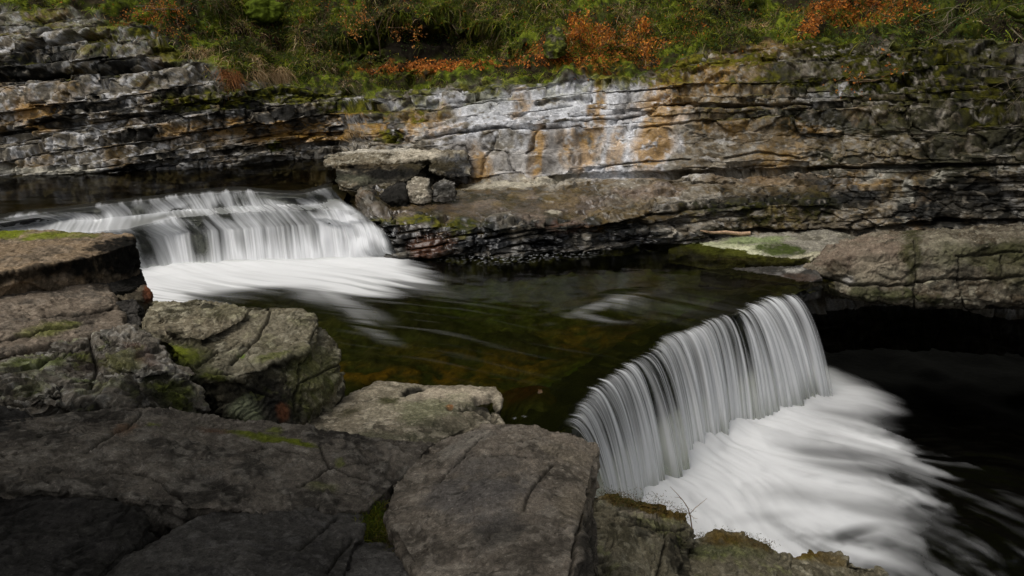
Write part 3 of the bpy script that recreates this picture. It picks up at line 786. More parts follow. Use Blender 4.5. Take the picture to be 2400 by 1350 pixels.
c = mixc(c, (0.34, 0.17, 0.026), pz([(900, 880, 180, 26, 2, .5), (1180, 860, 230, 60, 0, .6, .6), (1400, 810, 130, 50, 0, .6, .5)], uu, vv, w1b, w2b) * ss(-.4, .2, n2) * .9)
c = mixc(c, (0.075, 0.115, 0.016), pz([(1330, 910, 90, 60, -20, .5), (1640, 720, 90, 40, 0, .6), (1300, 650, 300, 60, 0, .7, .5), (1130, 720, 150, 60, 0, .6, .7)], uu, vv, w1b, w2b) * ss(-.3, .2, n2))
c = mixc(c, (0.09, 0.03, 0.012), pz([(1220, 965, 60, 30, 30, .5), (1600, 600, 160, 20, 0, .6, .7)], uu, vv, w1b, w2b))
c = mixc(c, (0.18, 0.24, 0.05), pz([(1650, 585, 120, 25, 0, .6), (1840, 590, 60, 20, 0, .5, .6)], uu, vv, w1b, w2b))
P[:, 2] += 0.30 * pz([(1650, 585, 140, 28, 0, .6), (1230, 980, 60, 34, 30, .5, .7)], uu, vv, w1b, w2b)
c *= (1 + 0.5 * fbm(P, 14, 3, 83))[:, None]
G = grid_faces(300, 360)
Pb, fb, used = cut(P, G, cs_ < -0.1)
bed_parts.append((Pb, fb, np.concatenate([np.clip(c[used], .004, .6), np.full((used.sum(), 1), .5)], 1)))
# upper and lower river beds
P = sheet(-16, 0.5, 12.5, 20.8, 200, 120, 0.45)
n1 = fbm(P, 0.8, 4, 84); P[:, 2] += 0.25 * n1
uu, vv = proj(P)
c = np.empty((len(P), 3), np.float32); c[:] = (0.07, 0.055, 0.026); c = mixc(c, (0.02, 0.02, 0.01), ss(-.1, .4, n1))
c = mixc(c, (0.26, 0.17, 0.07), pz([(380, 425, 330, 12, -3, .6), (700, 395, 150, 10, -8, .6)], uu, vv, n1, n1))
keep = np.interp(P[:, 0], FU[4, :, 0], FU[4, :, 1], left=FU[4, 0, 1], right=99) + 0.15 < P[:, 1]
Pb, fb, used = cut(P, grid_faces(120, 200), keep)
bed_parts.append((Pb, fb, np.concatenate([c[used], np.full((used.sum(), 1), .5)], 1)))
P = sheet(-1.0, 22, 1.0, 18, 120, 100, -2.9); P[:, 2] += 0.2 * fbm(P, .6, 3, 85)
c = np.empty((len(P), 3), np.float32); c[:] = (0.012, 0.012, 0.009)
bed_parts.append((P, grid_faces(100, 120), np.concatenate([c, np.full((len(P), 1), .5)], 1)))
off = 0; vs, fs, ccs = [], [], []
for v_, f_, c_ in bed_parts:
    vs.append(v_); fs.append(f_ + off); ccs.append(c_); off += len(v_)
bed = make_mesh('riverbed', np.concatenate(vs), np.concatenate(fs), np.concatenate(ccs), mat=M_WETROCK)
tag(bed, kind='structure')

# upper pool water
P = sheet(-18, 0.6, 12.3, 20.6, 220, 160, ZU)
P[:, 2] += 0.006 * fbm(P, 1.2, 3, 86, sx=.4)
yb = np.interp(P[:, 0], FU[8, :, 0], FU[8, :, 1], left=FU[8, 0, 1], right=99)
Pw, fw, used = cut(P, grid_faces(160, 220), yb < P[:, 1])
w = make_mesh('water_upper_pool', Pw, fw, mat=M_WATER_UP, extra={'foam': np.zeros(len(Pw))}); tag(w, kind='structure')

# middle pool water with the froth of the upper fall on it
P = sheet(-7.0, 5.4, 5.9, 16.3, 560, 480, ZM)
uu, vv = proj(P)
cs_ = crest_signed(P)
n1 = fbm(P, 0.9, 3, 87); n2 = fbm(P, 3.0, 3, 88)
ang = math.radians(-24)
al = P[:, 0] * math.cos(ang) + P[:, 1] * math.sin(ang); ac = -P[:, 0] * math.sin(ang) + P[:, 1] * math.cos(ang)
wob = 0.25 * pn(al * 0.5, ac * 0.5, 0.2)
sk = np.stack([al * 0.35, (ac + wob) * 2.6, 0 * al], 1); s_ = fbm(sk, 1.0, 4, 89)
sk2 = np.stack([al * 0.5, (ac + wob) * 9, 0 * al], 1); s2_ = fbm(sk2, 1.0, 3, 90)
base_y = np.interp(uu, [250, 335, 450, 590, 690, 790, 934, 1000], [640, 632, 627, 622, 618, 614, 609, 605])
core = pz([(480, 655, 250, 42, 0, .30), (700, 645, 260, 36, 4, .35), (860, 632, 120, 28, 6, .45), (360, 660, 120, 60, 0, .3)], uu, vv, s_ * .6, s2_ * .25)
tong = pz([(760, 685, 120, 20, 24, .7), (690, 668, 120, 26, 18, .6), (830, 730, 80, 16, 42, .9, .6), (900, 650, 130, 18, 14, .8, .8), (960, 640, 80, 8, 8, .8, .5), (880, 780, 60, 10, 25, .9, .35)], uu, vv, s_ * 1.0, s2_ * .7)
dark = pz([(600, 690, 120, 14, -3, .5), (560, 700, 100, 10, 0, .5)], uu, vv, s_ * .5, s2_ * .3)
foam = np.clip(np.maximum(core * (0.98 + 0.12 * s_), tong * (0.30 + 0.6 * s_ + 0.5 * s2_)), 0, 1)
foam *= 1 - 0.85 * dark
foam *= 1 - 0.40 * ss(12, 70, vv - base_y) * ss(-0.15, 0.4, s2_ + 0.6 * s_)
foam = np.maximum(foam, ss(26, 6, np.abs(vv - base_y - 8)) * ss(300, 340, uu) * ss(985, 920, uu))
# faint threads drifting down the pool
thr = ss(0.20, 0.75, s2_ + 0.4 * s_) * pz([(930, 720, 240, 90, 15, .8), (1200, 830, 200, 60, 0, .9, .3)], uu, vv, 0 * s_, 0 * s_) * 0.05
foam = np.maximum(foam, thr)
# riffle over a hidden rock
rif = pz([(1410, 722, 80, 9, -16, .7), (1385, 746, 60, 5, 6, .7, .8), (1480, 712, 50, 16, 10, .9, .35), (1600, 720, 120, 30, 0, .9, .12), (1450, 712, 30, 14, 0, .7)], uu, vv, s_ * .9, s2_ * .6)
foam = np.maximum(foam, rif * np.clip(0.50 + 0.8 * s2_ + 0.4 * s_, 0, 1) * 0.30)
# froth specks along the far ledge
spk = ss(0.34, 0.42, fbm(P, 16, 2, 91)) * pz([(1200, 600, 130, 16, -3, .5), (1330, 590, 70, 14, 0, .5, .7)], uu, vv, 0 * s_, 0 * s_)
foam = np.maximum(foam, spk * 0.3)
foam = np.maximum(foam, ss(0.30, 0.40, fbm(P, 10, 2, 92)) * pz([(1235, 990, 26, 10, 20, .5)], uu, vv, 0 * s_, 0 * s_) * .8)
P[:, 2] += 0.008 * n1 + foam * (0.02 + 0.02 * s_) + 0.04 * pz([(600, 622, 360, 16, -1, .8)], uu, vv, s_ * .4, s_ * 0) * np.clip(.6 + s_, 0, 1)
P[:, 2] += 0.05 * pz([(1420, 718, 100, 22, -10, .8)], uu, vv, 0 * s_, 0 * s_)
P[:, 2] -= ss(-0.5, -0.05, cs_) * 0.02
Pw, fw, used = cut(P, grid_faces(480, 560), cs_ < 0.03)
w = make_mesh('water_middle_pool', Pw, fw, mat=M_WATER_MID, extra={'foam': foam[used]}); tag(w, kind='structure')

# lower pool water with its fan of foam
P = sheet(-0.8, 20, 2.5, 17, 760, 640, ZL)
uu, vv = proj(P)
org = lsm[NLC // 2, :2] - fl[NLC // 2, :2] * 3.4
rx_, ry_ = P[:, 0] - org[0], P[:, 1] - org[1]
rad = np.hypot(rx_, ry_); thh = np.arctan2(ry_, rx_)
wob = 0.10 * pn(rad * 0.7, thh * 3, 0.5)
sk = np.stack([rad * 0.45, (thh + wob) * 7.0, 0 * rad], 1); s_ = fbm(sk, 1.0, 4, 93)
sk2 = np.stack([rad * 0.9, (thh + wob) * 22.0, 0 * rad], 1); s2_ = fbm(sk2, 1.0, 4, 94)
n1 = fbm(P, 1.1, 4, 95); tw_ = 0.35 * np.stack([n1, fbm(P, 1.3, 3, 97), 0 * n1], 1)
n2 = fbm((np.stack([rad * 1.1, (thh + wob) * 6.0, 0 * rad], 1) + tw_ * 2).astype(np.float32), 1.6, 5, 96)
cs_ = crest_signed(P); al_ = CR_AL
solid = np.interp(al_, [0, 1.0, 1.6, 3.0, 4.2, 5.2, 5.6], [2.1, 2.5, 2.65, 2.3, 1.8, 1.2, 0.9])
fade = np.interp(al_, [0, 1.5, 3.0, 4.2, 5.6], [1.3, 1.4, 1.6, 1.8, 1.5])
grow_ = ss(0.6, 2.6, cs_)
tb = fbm((np.stack([rad * 0.8, (thh + wob) * 5.5, 0 * rad], 1) + 0.7 * np.stack([n1, n1, 0 * n1], 1)).astype(np.float32), 0.9, 3, 98)
e_ = cs_ + grow_ * (1.1 * s_ + 0.45 * s2_ + 0.8 * tb + 0.5 * n1)
foam = 1 - ss(-0.55, 1.15, (e_ - solid) / fade)
hole = pz([(1990, 1255, 50, 12, -12, .8, .75), (1960, 1065, 110, 14, 6, .8, .65), (2030, 1105, 120, 12, 8, .9, .6), (1880, 1165, 90, 18, 6, .9, .30), (2050, 985, 90, 8, 10, .9, .5), (2060, 1200, 120, 12, 12, .9, .45), (1800, 1215, 60, 10, -6, .9, .2), (2120, 1290, 120, 12, 14, .9, .4)], uu, vv, s_ * .9, s2_ * .7)
foam = foam * (1 - hole) * (1 - 0.40 * ss(1.3, 2.8, cs_) * ss(0.0, 0.5, tb + 0.5 * s2_ + 0.3 * s_)) * (1 - 0.12 * ss(-0.1, 0.4, s_ + tb))
wisp = (1 - ss(0.5, 4.2, e_ - solid)) * ss(0.05, 0.7, s2_ + 0.5 * s_)
foam = np.clip(np.maximum(foam, 0.20 * wisp), 0, 1)
foam *= ss(-0.3, 0.1, cs_) * ss(1.25, 0.5, np.maximum(al_ - lcs[-1] + 0.05, 0) + np.where(al_ > lcs[-1] - 0.1, np.hypot(P[:, 0] - lsm[-1, 0] - 0.8 * fl[-1, 0], P[:, 1] - lsm[-1, 1] - 0.8 * fl[-1, 1]), 0) + 0.3 * s_)
P[:, 2] += 0.36 * ss(0.78, 0.0, cs_ + 0.12 * n1 + 0.06 * s_) * ss(1.05, 0.9, al_ / lcs[-1]) * (vv < 1300)
P[:, 2] += foam * (0.04 + 0.02 * s_) + 0.10 * ss(-0.2, 0.3, crest_signed(P)) * ss(1.15, 0.6, crest_signed(P)) * ss(1990, 1900, uu) * (0.8 + 0.5 * s_) + 0.05 * pz([(1640, 1130, 120, 40, -38, .8), (1780, 1030, 140, 40, -38, .8), (1890, 940, 80, 30, -38, .8)], uu, vv, s_ * .3, s2_ * .3) * np.clip(.7 + s_, 0, 1) + 0.012 * n1 + 0.02 * s2_
w = make_mesh('water_lower_pool', P, grid_faces(640, 760), mat=M_WATER_LOW, extra={'foam': foam}); tag(w, kind='structure')


# ------------------------------------------------------------------ boulders and slabs
WARMROCK = dict(c1=(0.150, 0.120, 0.085), c2=(0.072, 0.060, 0.044), pale=(0.30, 0.265, 0.205))
GREYROCK = dict(c1=(0.150, 0.128, 0.100), c2=(0.062, 0.054, 0.043), pale=(0.27, 0.24, 0.195))
DARKSHADEROCK = dict(c1=(0.044, 0.040, 0.035), c2=(0.022, 0.020, 0.017), pale=(0.095, 0.088, 0.076))  # dark stone, deepened further to paint the lower left corner's shade
OLIVROCK = dict(c1=(0.140, 0.122, 0.080), c2=(0.062, 0.055, 0.034), pale=(0.27, 0.245, 0.175))
PALEROCK = dict(c1=(0.30, 0.26, 0.20), c2=(0.15, 0.13, 0.095), pale=(0.42, 0.38, 0.30))


def wp(p):
    if len(p) == 4: return pt(p[0], p[1], p[3])
    return ptz(p[0], p[1], p[2])


def rock(name, hulls, label, cat='rock', group=None, voxel=0.02, pal=WARMROCK, lump=0.05, bedamp=0.02, dip=0.10, cracks=(), blobs=(), moss=0.0, lichen=0.3, blacks=0.3, seed=1,
         rough=0.8, mat=None, strata=7.0, kind=None, chip=2.2):
    bm = bmesh.new()
    for h in hulls:
        pts, thick = h[0], h[1]
        flare = h[2] if len(h) > 2 else 1.04
        top = [Vector(wp(p)) for p in pts]
        cen = sum(top, Vector()) / len(top)
        vs = [bm.verts.new(p) for p in top]
        if thick:
            zmin = min(p.z for p in top)
            for p in top:
                q = cen + (p - cen) * flare
                vs.append(bm.verts.new((q.x, q.y, min(p.z, zmin + 0.35 * (p.z - zmin)) - thick)))
        r = bmesh.ops.convex_hull(bm, input=vs)
        bmesh.ops.delete(bm, geom=list({e for e in r['geom_interior'] + r['geom_unused'] if isinstance(e, bmesh.types.BMVert)}), context='VERTS')
    bmesh.ops.recalc_face_normals(bm, faces=bm.faces)
    tm = bpy.data.meshes.new('tmp'); bm.to_mesh(tm); bm.free()
    to = bpy.data.objects.new('tmp', tm); COL.objects.link(to)
    md = to.modifiers.new('r', 'REMESH'); md.mode = 'VOXEL'; md.voxel_size = voxel * (0.66 if mat is None else 0.9)
    dg = bpy.context.evaluated_depsgraph_get(); dg.update()
    ev = to.evaluated_get(dg); me = ev.to_mesh()
    n = len(me.vertices)
    v = np.empty(n * 3, np.float32); me.vertices.foreach_get('co', v); v = v.reshape(-1, 3)
    nf = len(me.polygons)
    f = np.empty(len(me.loops), np.int32); me.loops.foreach_get('vertex_index', f); f = f.reshape(nf, 4)
    ev.to_mesh_clear(); bpy.data.objects.remove(to); bpy.data.meshes.remove(tm)
    nr = vnormals(v, f)
    if ((v - v.mean(0)) * nr).sum() < 0: nr = -nr; f = f[:, ::-1]
    u, w = proj(v)
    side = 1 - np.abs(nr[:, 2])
    a1 = fbm(v, 1.1, 4, seed); a2 = fbm(v, 4.5, 4, seed + .37)
    d = lump * (0.8 * a1 + 0.30 * a2)
    # angular breaks: facets stepped by a cell-like noise
    st = fbm(v, 2.2, 2, seed + .7)
    d += lump * 0.9 * (np.round(st * 5) / 5 - st) * (1.2 + 1.6 * (1 - side))
    zb = v[:, 2] - dip * v[:, 0] + 0.05 * a1
    g = pn(zb * strata, v[:, 0] * .3, seed * 1.7) + 0.25 * pn(zb * strata * 2.7, v[:, 0] * .6, seed * 2.7)
    d += bedamp * g * (0.35 + 1.4 * side)
    d -= 0.35 * lump * ridge(v, 1.6, 3, seed + .9) * ss(0.0, 0.4, fbm(v, .9, 2, seed + .2) + .25)
    crm = np.zeros(n, np.float32)
    for poly, wd, dp in cracks:
        wd = wd * 0.62
        dd = seg_dist(u + 5 * pn(w * 0.03, u * 0.03, .3), w + 5 * pn(u * 0.03, w * 0.03, .8), poly)
        k_ = np.exp(-(dd / wd) ** 2) * (nr[:, 1] < 0.5)
        d -= dp * k_; crm = np.maximum(crm, k_)
    jit = 0.06 * np.stack([a1, a2, fbm(v, 3.3, 2, seed + .6)], 1)
    f1, e1, k1 = facet(v + jit, chip, seed, 1.7, 1.5)
    f2, e2, k2 = facet(v + jit * .4, chip * 3.3, seed + 4, 1.5, 1.5)
    wv = 0.35 + 0.65 * side
    d += lump * (1.5 * f1 * wv + 0.6 * f2 * wv)
    d -= lump * 0.35 * ss(0.05, 0.0, e1) * ss(.35, .6, k1)
    d += 0.006 * fbm(v, 16, 3, seed + .5) + 0.003 * fbm(v, 40, 2, seed + .55)
    v2 = v + nr * d[:, None]
    n2 = vnormals(v2, f)
    b1 = fbm(v2, 2.0, 4, seed + 1.1); b2 = fbm(v2, 8.0, 4, seed + 1.2); b3 = fbm(v2, 30.0, 3, seed + 1.3)
    qz = v2.copy(); qz[:, 2] *= 3
    c = np.empty((n, 3), np.float32); c[:] = pal['c1']
    c = mixc(c, pal['c2'], ss(-.10, .30, b1 + .5 * b2))
    c = c * (0.78 + 0.32 * k1 + 0.12 * k2)[:, None]
    c = mixc(c, pal['pale'], ss(.12, .45, b2 + .3 * fbm(qz, 3.0, 3, seed + 1.7)) * lichen * 1.6)
    c = mixc(c, pal['pale'], ss(.28, .36, fbm(v2, 13, 3, seed + 1.5)) * lichen)
    r_ = np.full(n, rough, np.float32)
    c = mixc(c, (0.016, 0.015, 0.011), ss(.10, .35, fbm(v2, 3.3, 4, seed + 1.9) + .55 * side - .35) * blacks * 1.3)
    wa, wb = fbm(v2, 2.5, 3, seed + 2.1), fbm(v2, 9.0, 3, seed + 2.2)
    for bl in blobs:
        m = blobmask(u, w, bl[:6], wa, wb)
        c = mixc(c, bl[6], m * (bl[7] if len(bl) > 7 else .85) * ss(-.85, -.15, b2 + .25))
    if moss:
        m = ss(.10, .35, fbm(v2, 2.6, 4, seed + 2.5) + .35 * b2 + .25 * n2[:, 2] - .35 + .45 * moss) * min(1, moss * 1.5)
        mcx = np.empty_like(c); mcx[:] = (0.045, 0.055, 0.010); mcx = mixc(mcx, (0.13, 0.15, 0.015), ss(0, .4, b2))
        c = c + (mcx - c) * m[:, None] * .9; r_ = r_ + (.95 - r_) * m
    c = mixc(c, (0.02, 0.018, 0.013), np.clip(crm * 1.1, 0, 1) * .7)
    c = np.clip(c * (1 + .30 * b3 + .18 * b2)[:, None], .004, .75)
    cen = v2.mean(0); zlo = v2[:, 2].min()
    loc = (float(cen[0]), float(cen[1]), float(zlo))
    v2 = v2 - np.array(loc, np.float32)
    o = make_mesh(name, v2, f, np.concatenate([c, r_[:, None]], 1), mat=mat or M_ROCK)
    o.location = loc
    tag(o, label, cat, group, kind)
    return o


GB = 'boulders and slabs on the near bank'
MG = (0.13, 0.15, 0.012); MD = (0.030, 0.034, 0.008); OR = (0.16, 0.055, 0.022); BK = (0.008, 0.0075, 0.006); TN = (0.27, 0.22, 0.15); GY = (0.19, 0.185, 0.175)

rock('boulder', [([(1025, 1036, .95), (1130, 992, 1.0), (1250, 1000, .98), (1350, 1012, .93), (1400, 1040, .85), (1385, 1110, .93), (1348, 1240, 1.08), (1328, 1350, 1.38), (1320, 1520, 1.6), (1090, 1520, 1.55), (1045, 1330, 1.33), (955, 1262, 1.18), (900, 1200, 1.13), (925, 1135, 1.06)], 2.7, 1.05)],
     'biggest smooth grey brown boulder, its sheer right side beside the lower waterfall', 'boulder', GB, voxel=.014, pal=dict(c1=(0.25, 0.208, 0.158), c2=(0.125, 0.105, 0.080), pale=(0.40, 0.345, 0.27)), lump=.032, bedamp=.012, seed=3, lichen=.30, blacks=.22,
     cracks=[([(1225, 1200), (1250, 1140), (1300, 1080)], 5, .03), ([(1000, 1170), (1060, 1155), (1095, 1145)], 3, .02), ([(1120, 1065), (1190, 1062), (1250, 1070)], 4, .02), ([(1030, 1120), (1090, 1060), (1130, 1020)], 4, .02), ([(1340, 1350), (1350, 1260), (1385, 1160)], 5, .05), ([(1380, 1340), (1385, 1250), (1395, 1150)], 5, .05)],
     blobs=[(1120, 1170, 110, 60, 0, .5, (0.165, 0.150, 0.135), .7), (1150, 1085, 100, 30, 0, .5, (0.175, 0.155, 0.13), .6), (1330, 1060, 70, 16, 12, .5, (0.30, 0.25, 0.18), .7), (1090, 1035, 60, 14, -25, .5, (0.29, 0.26, 0.21), .7), (1375, 1290, 26, 90, 5, .5, (0.035, 0.032, 0.026), .8), (1350, 1180, 40, 50, 20, .5, TN, .5), (1180, 1245, 80, 30, -20, .5, (0.07, 0.064, 0.055), .7)])
rock('rock_slab', [([(60, 990, 1.32), (180, 968, 1.32), (270, 960, 1.3), (400, 960, 1.25), (520, 984, 1.2), (640, 1000, 1.1), (690, 1030, 1.03), (850, 1046, 1.0), (1020, 1034, .97), (930, 1130, 1.03), (860, 1195, 1.08), (700, 1160, 1.2), (470, 1190, 1.33), (350, 1175, 1.4), (100, 1140, 1.5), (-150, 1120, 1.6), (-150, 1010, 1.5)], .9, 1.0)],
     'long broken grey slab lying behind the dark foreground slabs, with a yellow green mossy rim under the mossy boulder', 'rock slab', GB, voxel=.016, pal=GREYROCK, lump=.035, bedamp=.018, seed=5, lichen=.28, blacks=.3, dip=-.15,
     cracks=[([(200, 1065), (290, 1010), (330, 970)], 4, .04), ([(90, 1025), (180, 1000), (290, 985)], 4, .04), ([(560, 1060), (640, 1045), (700, 1060)], 5, .03), ([(440, 1190), (420, 1150), (330, 1110), (120, 1105)], 4, .03), ([(700, 1140), (780, 1090), (900, 1075)], 4, .025), ([(750, 1040), (770, 1090), (860, 1120)], 5, .03)],
     blobs=[(610, 1022, 90, 8, 10, .5, MG, .9), (700, 1038, 50, 6, 8, .5, MG, .9), (645, 1008, 20, 8, 0, .5, MG, .8), (360, 1000, 16, 8, 0, .5, MG, .6), (500, 1010, 40, 10, 0, .5, (0.20, 0.10, 0.05), .5), (290, 1010, 30, 14, -20, .5, (0.17, 0.09, 0.045), .5), (800, 1080, 12, 8, 0, .5, MG, .6), (760, 1140, 40, 12, 0, .5, MG, .3), (930, 1065, 60, 12, -10, .5, (0.27, 0.23, 0.18), .6)])
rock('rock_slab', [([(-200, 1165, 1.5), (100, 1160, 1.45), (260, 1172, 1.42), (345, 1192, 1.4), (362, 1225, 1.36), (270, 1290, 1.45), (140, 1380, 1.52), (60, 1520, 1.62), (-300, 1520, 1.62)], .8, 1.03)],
     'rounded slab in the bottom corner, darkened with painted shade, below the deep crevice', 'rock slab', GB, voxel=.014, pal=DARKSHADEROCK, lump=.03, bedamp=.01, seed=7, lichen=.15, blacks=.3)  # corner shade is put into this slab's base colour
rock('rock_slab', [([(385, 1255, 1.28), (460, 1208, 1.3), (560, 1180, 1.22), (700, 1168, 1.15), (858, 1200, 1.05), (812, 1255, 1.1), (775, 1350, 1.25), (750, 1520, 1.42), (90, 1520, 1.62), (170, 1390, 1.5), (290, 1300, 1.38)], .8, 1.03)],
     'broad flat slab darkened with painted shade along the bottom edge, between the deep crevice and the strip of grass', 'rock slab', GB, voxel=.014, pal=dict(c1=(.080, .073, .063), c2=(.045, .041, .036), pale=(.15, .14, .125)), lump=.024, bedamp=.01, seed=9, lichen=.2, blacks=.22,  # base colours lowered to paint in the corner's shade
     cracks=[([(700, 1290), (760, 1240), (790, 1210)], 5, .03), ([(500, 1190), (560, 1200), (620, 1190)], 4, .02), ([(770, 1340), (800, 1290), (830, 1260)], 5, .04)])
rock('rock_slab', [([(832, 1268, 1.05), (930, 1272, 1.05), (1000, 1335, 1.15), (1030, 1520, 1.35), (785, 1520, 1.36), (800, 1335, 1.17)], .6, 1.03)],
     'small smooth slab at the bottom edge with the grassy crevice curving round its upper side', 'rock slab', GB, voxel=.013, pal=dict(c1=(.115, .105, .093), c2=(.075, .069, .06), pale=(.2, .185, .165)), lump=.02, bedamp=.008, seed=11, lichen=.2, blacks=.15)
rock('boulder', [
    ([(338, 745, .93), (365, 708, .93), (480, 708, .93), (580, 716, .92), (690, 722, .90), (736, 738, .87), (746, 768, .83), (720, 820, .82), (640, 850, .83), (560, 880, .84), (470, 880, .86), (400, 810, .92)], 1.3, 1.02),
    ([(745, 765, .72), (788, 800, .60), (804, 850, .45), (806, 900, .28), (780, 942, .22), (692, 1003, .36), (600, 985, .48), (490, 925, .66), (560, 880, .78), (660, 850, .78)], .9, 1.0),
    ([(372, 728, 1.03), (470, 706, 1.0), (578, 720, 1.0), (575, 745, .97), (520, 775, .97), (470, 795, .97), (395, 775, 1.02)], .35, 1.02),
    ([(330, 745, 1.02), (360, 740, 1.0), (395, 765, .97), (390, 800, .93), (340, 790, .97)], .4, 1.0),
    ([(440, 880, .88), (500, 860, .9), (570, 800, .9), (520, 880, .86)], .3, 1.0)],
     'big olive mossy boulder with cracked flat top standing at the edge of the middle pool', 'boulder', GB, voxel=.018, pal=OLIVROCK, lump=.045, bedamp=.028, seed=13, lichen=.55, blacks=.6, moss=.10,
     cracks=[([(633, 722), (628, 750), (605, 790), (570, 825), (545, 850)], 4, .07), ([(580, 745), (520, 785), (480, 800)], 4, .07), ([(660, 860), (560, 880), (490, 870)], 4, .04), ([(745, 770), (720, 830), (700, 870), (690, 960)], 5, .06), ([(640, 930), (560, 900)], 5, .05), ([(700, 900), (760, 870), (800, 850)], 4, .04), ([(460, 860), (510, 820), (560, 800)], 4, .04)],
     blobs=[(420, 910, 90, 60, 20, .5, MD, .9), (440, 860, 50, 60, 20, .5, MD, .8), (600, 950, 110, 50, 10, .5, BK, .8), (640, 920, 70, 40, 0, .5, BK, .7), (400, 820, 50, 20, 15, .5, MG, .9), (500, 880, 40, 14, 15, .5, MG, .6), (560, 945, 170, 60, 10, .6, BK, .7), (662, 965, 12, 16, 0, .6, OR, .45), (735, 860, 14, 14, 0, .4, (.30, .27, .12), .7), (730, 880, 50, 60, 0, .6, (.12, .125, .035), .6), (570, 960, 40, 30, 20, .5, (.13, .14, .085), .8), (480, 770, 120, 30, 0, .6, TN, .35), (650, 760, 90, 30, 0, .6, (.21, .185, .13), .6), (600, 840, 90, 24, -10, .6, (.25, .225, .155), .6), (440, 900, 60, 40, 40, .5, BK, .6), (640, 835, 40, 8, -12, .5, MG, .5), (567, 833, 8, 6, 0, .4, (.12, .2, .01), .8)])
rock('rock_slab', [([(-260, 570, 1.5), (-50, 542, 1.5), (60, 540, 1.48), (170, 547, 1.45), (250, 557, 1.42), (308, 550, 1.38), (318, 572, 1.33), (210, 603, 1.4), (0, 640, 1.45), (-260, 690, 1.52)], .44, .98)],
     'brown flat topped slab with a black broken end jutting in front of the upper waterfall', 'rock slab', GB, voxel=.02, pal=dict(c1=(.20, .145, .09), c2=(.11, .085, .058), pale=(.29, .22, .15)), lump=.03, bedamp=.016, seed=15, lichen=.35, blacks=.1,
     blobs=[(15, 548, 45, 9, -4, .5, MG, 1), (105, 552, 50, 7, -6, .5, MG, .9), (200, 552, 40, 4, 0, .5, MG, .5), (265, 610, 80, 45, -15, .35, BK, .97), (180, 622, 90, 16, -12, .4, BK, .9), (60, 640, 80, 12, -10, .4, BK, .85), (300, 610, 30, 50, 0, .4, BK, .97)])
rock('rock_slab', [([(-260, 700, 1.25), (0, 655, 1.2), (110, 628, 1.14), (190, 622, 1.1), (235, 650, 1.05), (266, 690, 1.0), (275, 722, .97), (290, 765, .95), (190, 790, 1.02), (0, 830, 1.15), (-260, 880, 1.3)], .55, 1.0),
                   ([(100, 735, 1.09), (200, 690, 1.07), (262, 695, 1.03), (268, 720, 1.0), (180, 750, 1.05)], .2, 1)],
     'wide sloping grey brown slab under the slab with the black end', 'rock slab', GB, voxel=.02, pal=dict(c1=(.17, .135, .10), c2=(.11, .092, .072), pale=(.27, .22, .165)), lump=.035, bedamp=.02, seed=17, lichen=.35, blacks=.25,
     cracks=[([(90, 745), (180, 735), (265, 725)], 5, .06), ([(0, 800), (120, 770), (220, 760)], 5, .05)],
     blobs=[(215, 735, 60, 14, -5, .5, (.05, .04, .03), .8), (120, 772, 50, 12, -10, .5, MG, .6), (240, 660, 20, 30, 20, .5, BK, .6)])
rock('jumbled_rock', [([(-260, 880, 1.25), (0, 825, 1.12), (150, 795, 1.0), (240, 775, .98), (320, 775, .95), (400, 830, .88), (450, 875, .82), (475, 935, .7), (385, 960, .8), (250, 965, 1.0), (100, 960, 1.15), (-260, 1010, 1.3)], .7, 1.0),
                      ([(-20, 860, 1.22), (60, 835, 1.18), (150, 832, 1.16), (215, 875, 1.1), (225, 920, 1.08), (100, 945, 1.15), (-30, 930, 1.22)], .3, .98),
                      ([(235, 775, 1.12), (320, 765, 1.08), (395, 825, 1.0), (400, 870, .95), (330, 880, 1.0), (250, 850, 1.08)], .3, 1.0),
                      ([(60, 930, 1.22), (200, 885, 1.16), (290, 905, 1.1), (330, 950, 1.02), (180, 965, 1.15)], .25, 1.0)],
     'jumble of broken lichened rock with dark mossy hollows beside the big mossy boulder', 'rock', GB, voxel=.018, pal=dict(c1=(.16, .14, .11), c2=(.065, .057, .043), pale=(.31, .29, .25)), lump=.07, bedamp=.03, seed=19, lichen=.5, blacks=.6, moss=.25,
     cracks=[([(0, 880), (90, 850), (220, 800)], 5, .07), ([(210, 790), (230, 860), (210, 910)], 6, .08), ([(60, 935), (180, 890), (300, 900)], 5, .06)],
     blobs=[(195, 840, 50, 30, 30, .5, (.035, .026, .02), .9), (100, 845, 90, 10, -8, .5, (.16, .19, .05), .6), (190, 885, 50, 10, 10, .5, (.17, .21, .06), .6), (290, 850, 40, 20, 0, .5, (.13, .13, .04), .6), (170, 950, 90, 22, -5, .5, BK, .8), (400, 920, 60, 40, 30, .5, MD, .9), (330, 930, 60, 20, 20, .5, BK, .7), (330, 830, 60, 12, 35, .5, (.09, .05, .035), .6)])
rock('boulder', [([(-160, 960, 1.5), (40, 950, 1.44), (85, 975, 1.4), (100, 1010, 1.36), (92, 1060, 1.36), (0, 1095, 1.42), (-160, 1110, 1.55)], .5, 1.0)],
     'round boulder darkened with painted shade at the far left end of the long broken slab', 'boulder', GB, voxel=.014, pal=DARKSHADEROCK, lump=.03, bedamp=.01, seed=21, lichen=.25, blacks=.3)  # its shade is put into the dark base colour
rock('stone_block', [([(235, 655, 1.02), (275, 630, .98), (330, 632, .93), (345, 660, .88), (300, 680, .92), (250, 685, .98)], .4, 1.0)], 'black wet stone at the water under the slab with the black end', 'stone', 'small blocks wedged at the water', voxel=.015, pal=DARKSHADEROCK, lump=.03, seed=23, blacks=.9, lichen=.1,
     blobs=[(315, 655, 40, 20, 0, .5, BK, .9)])
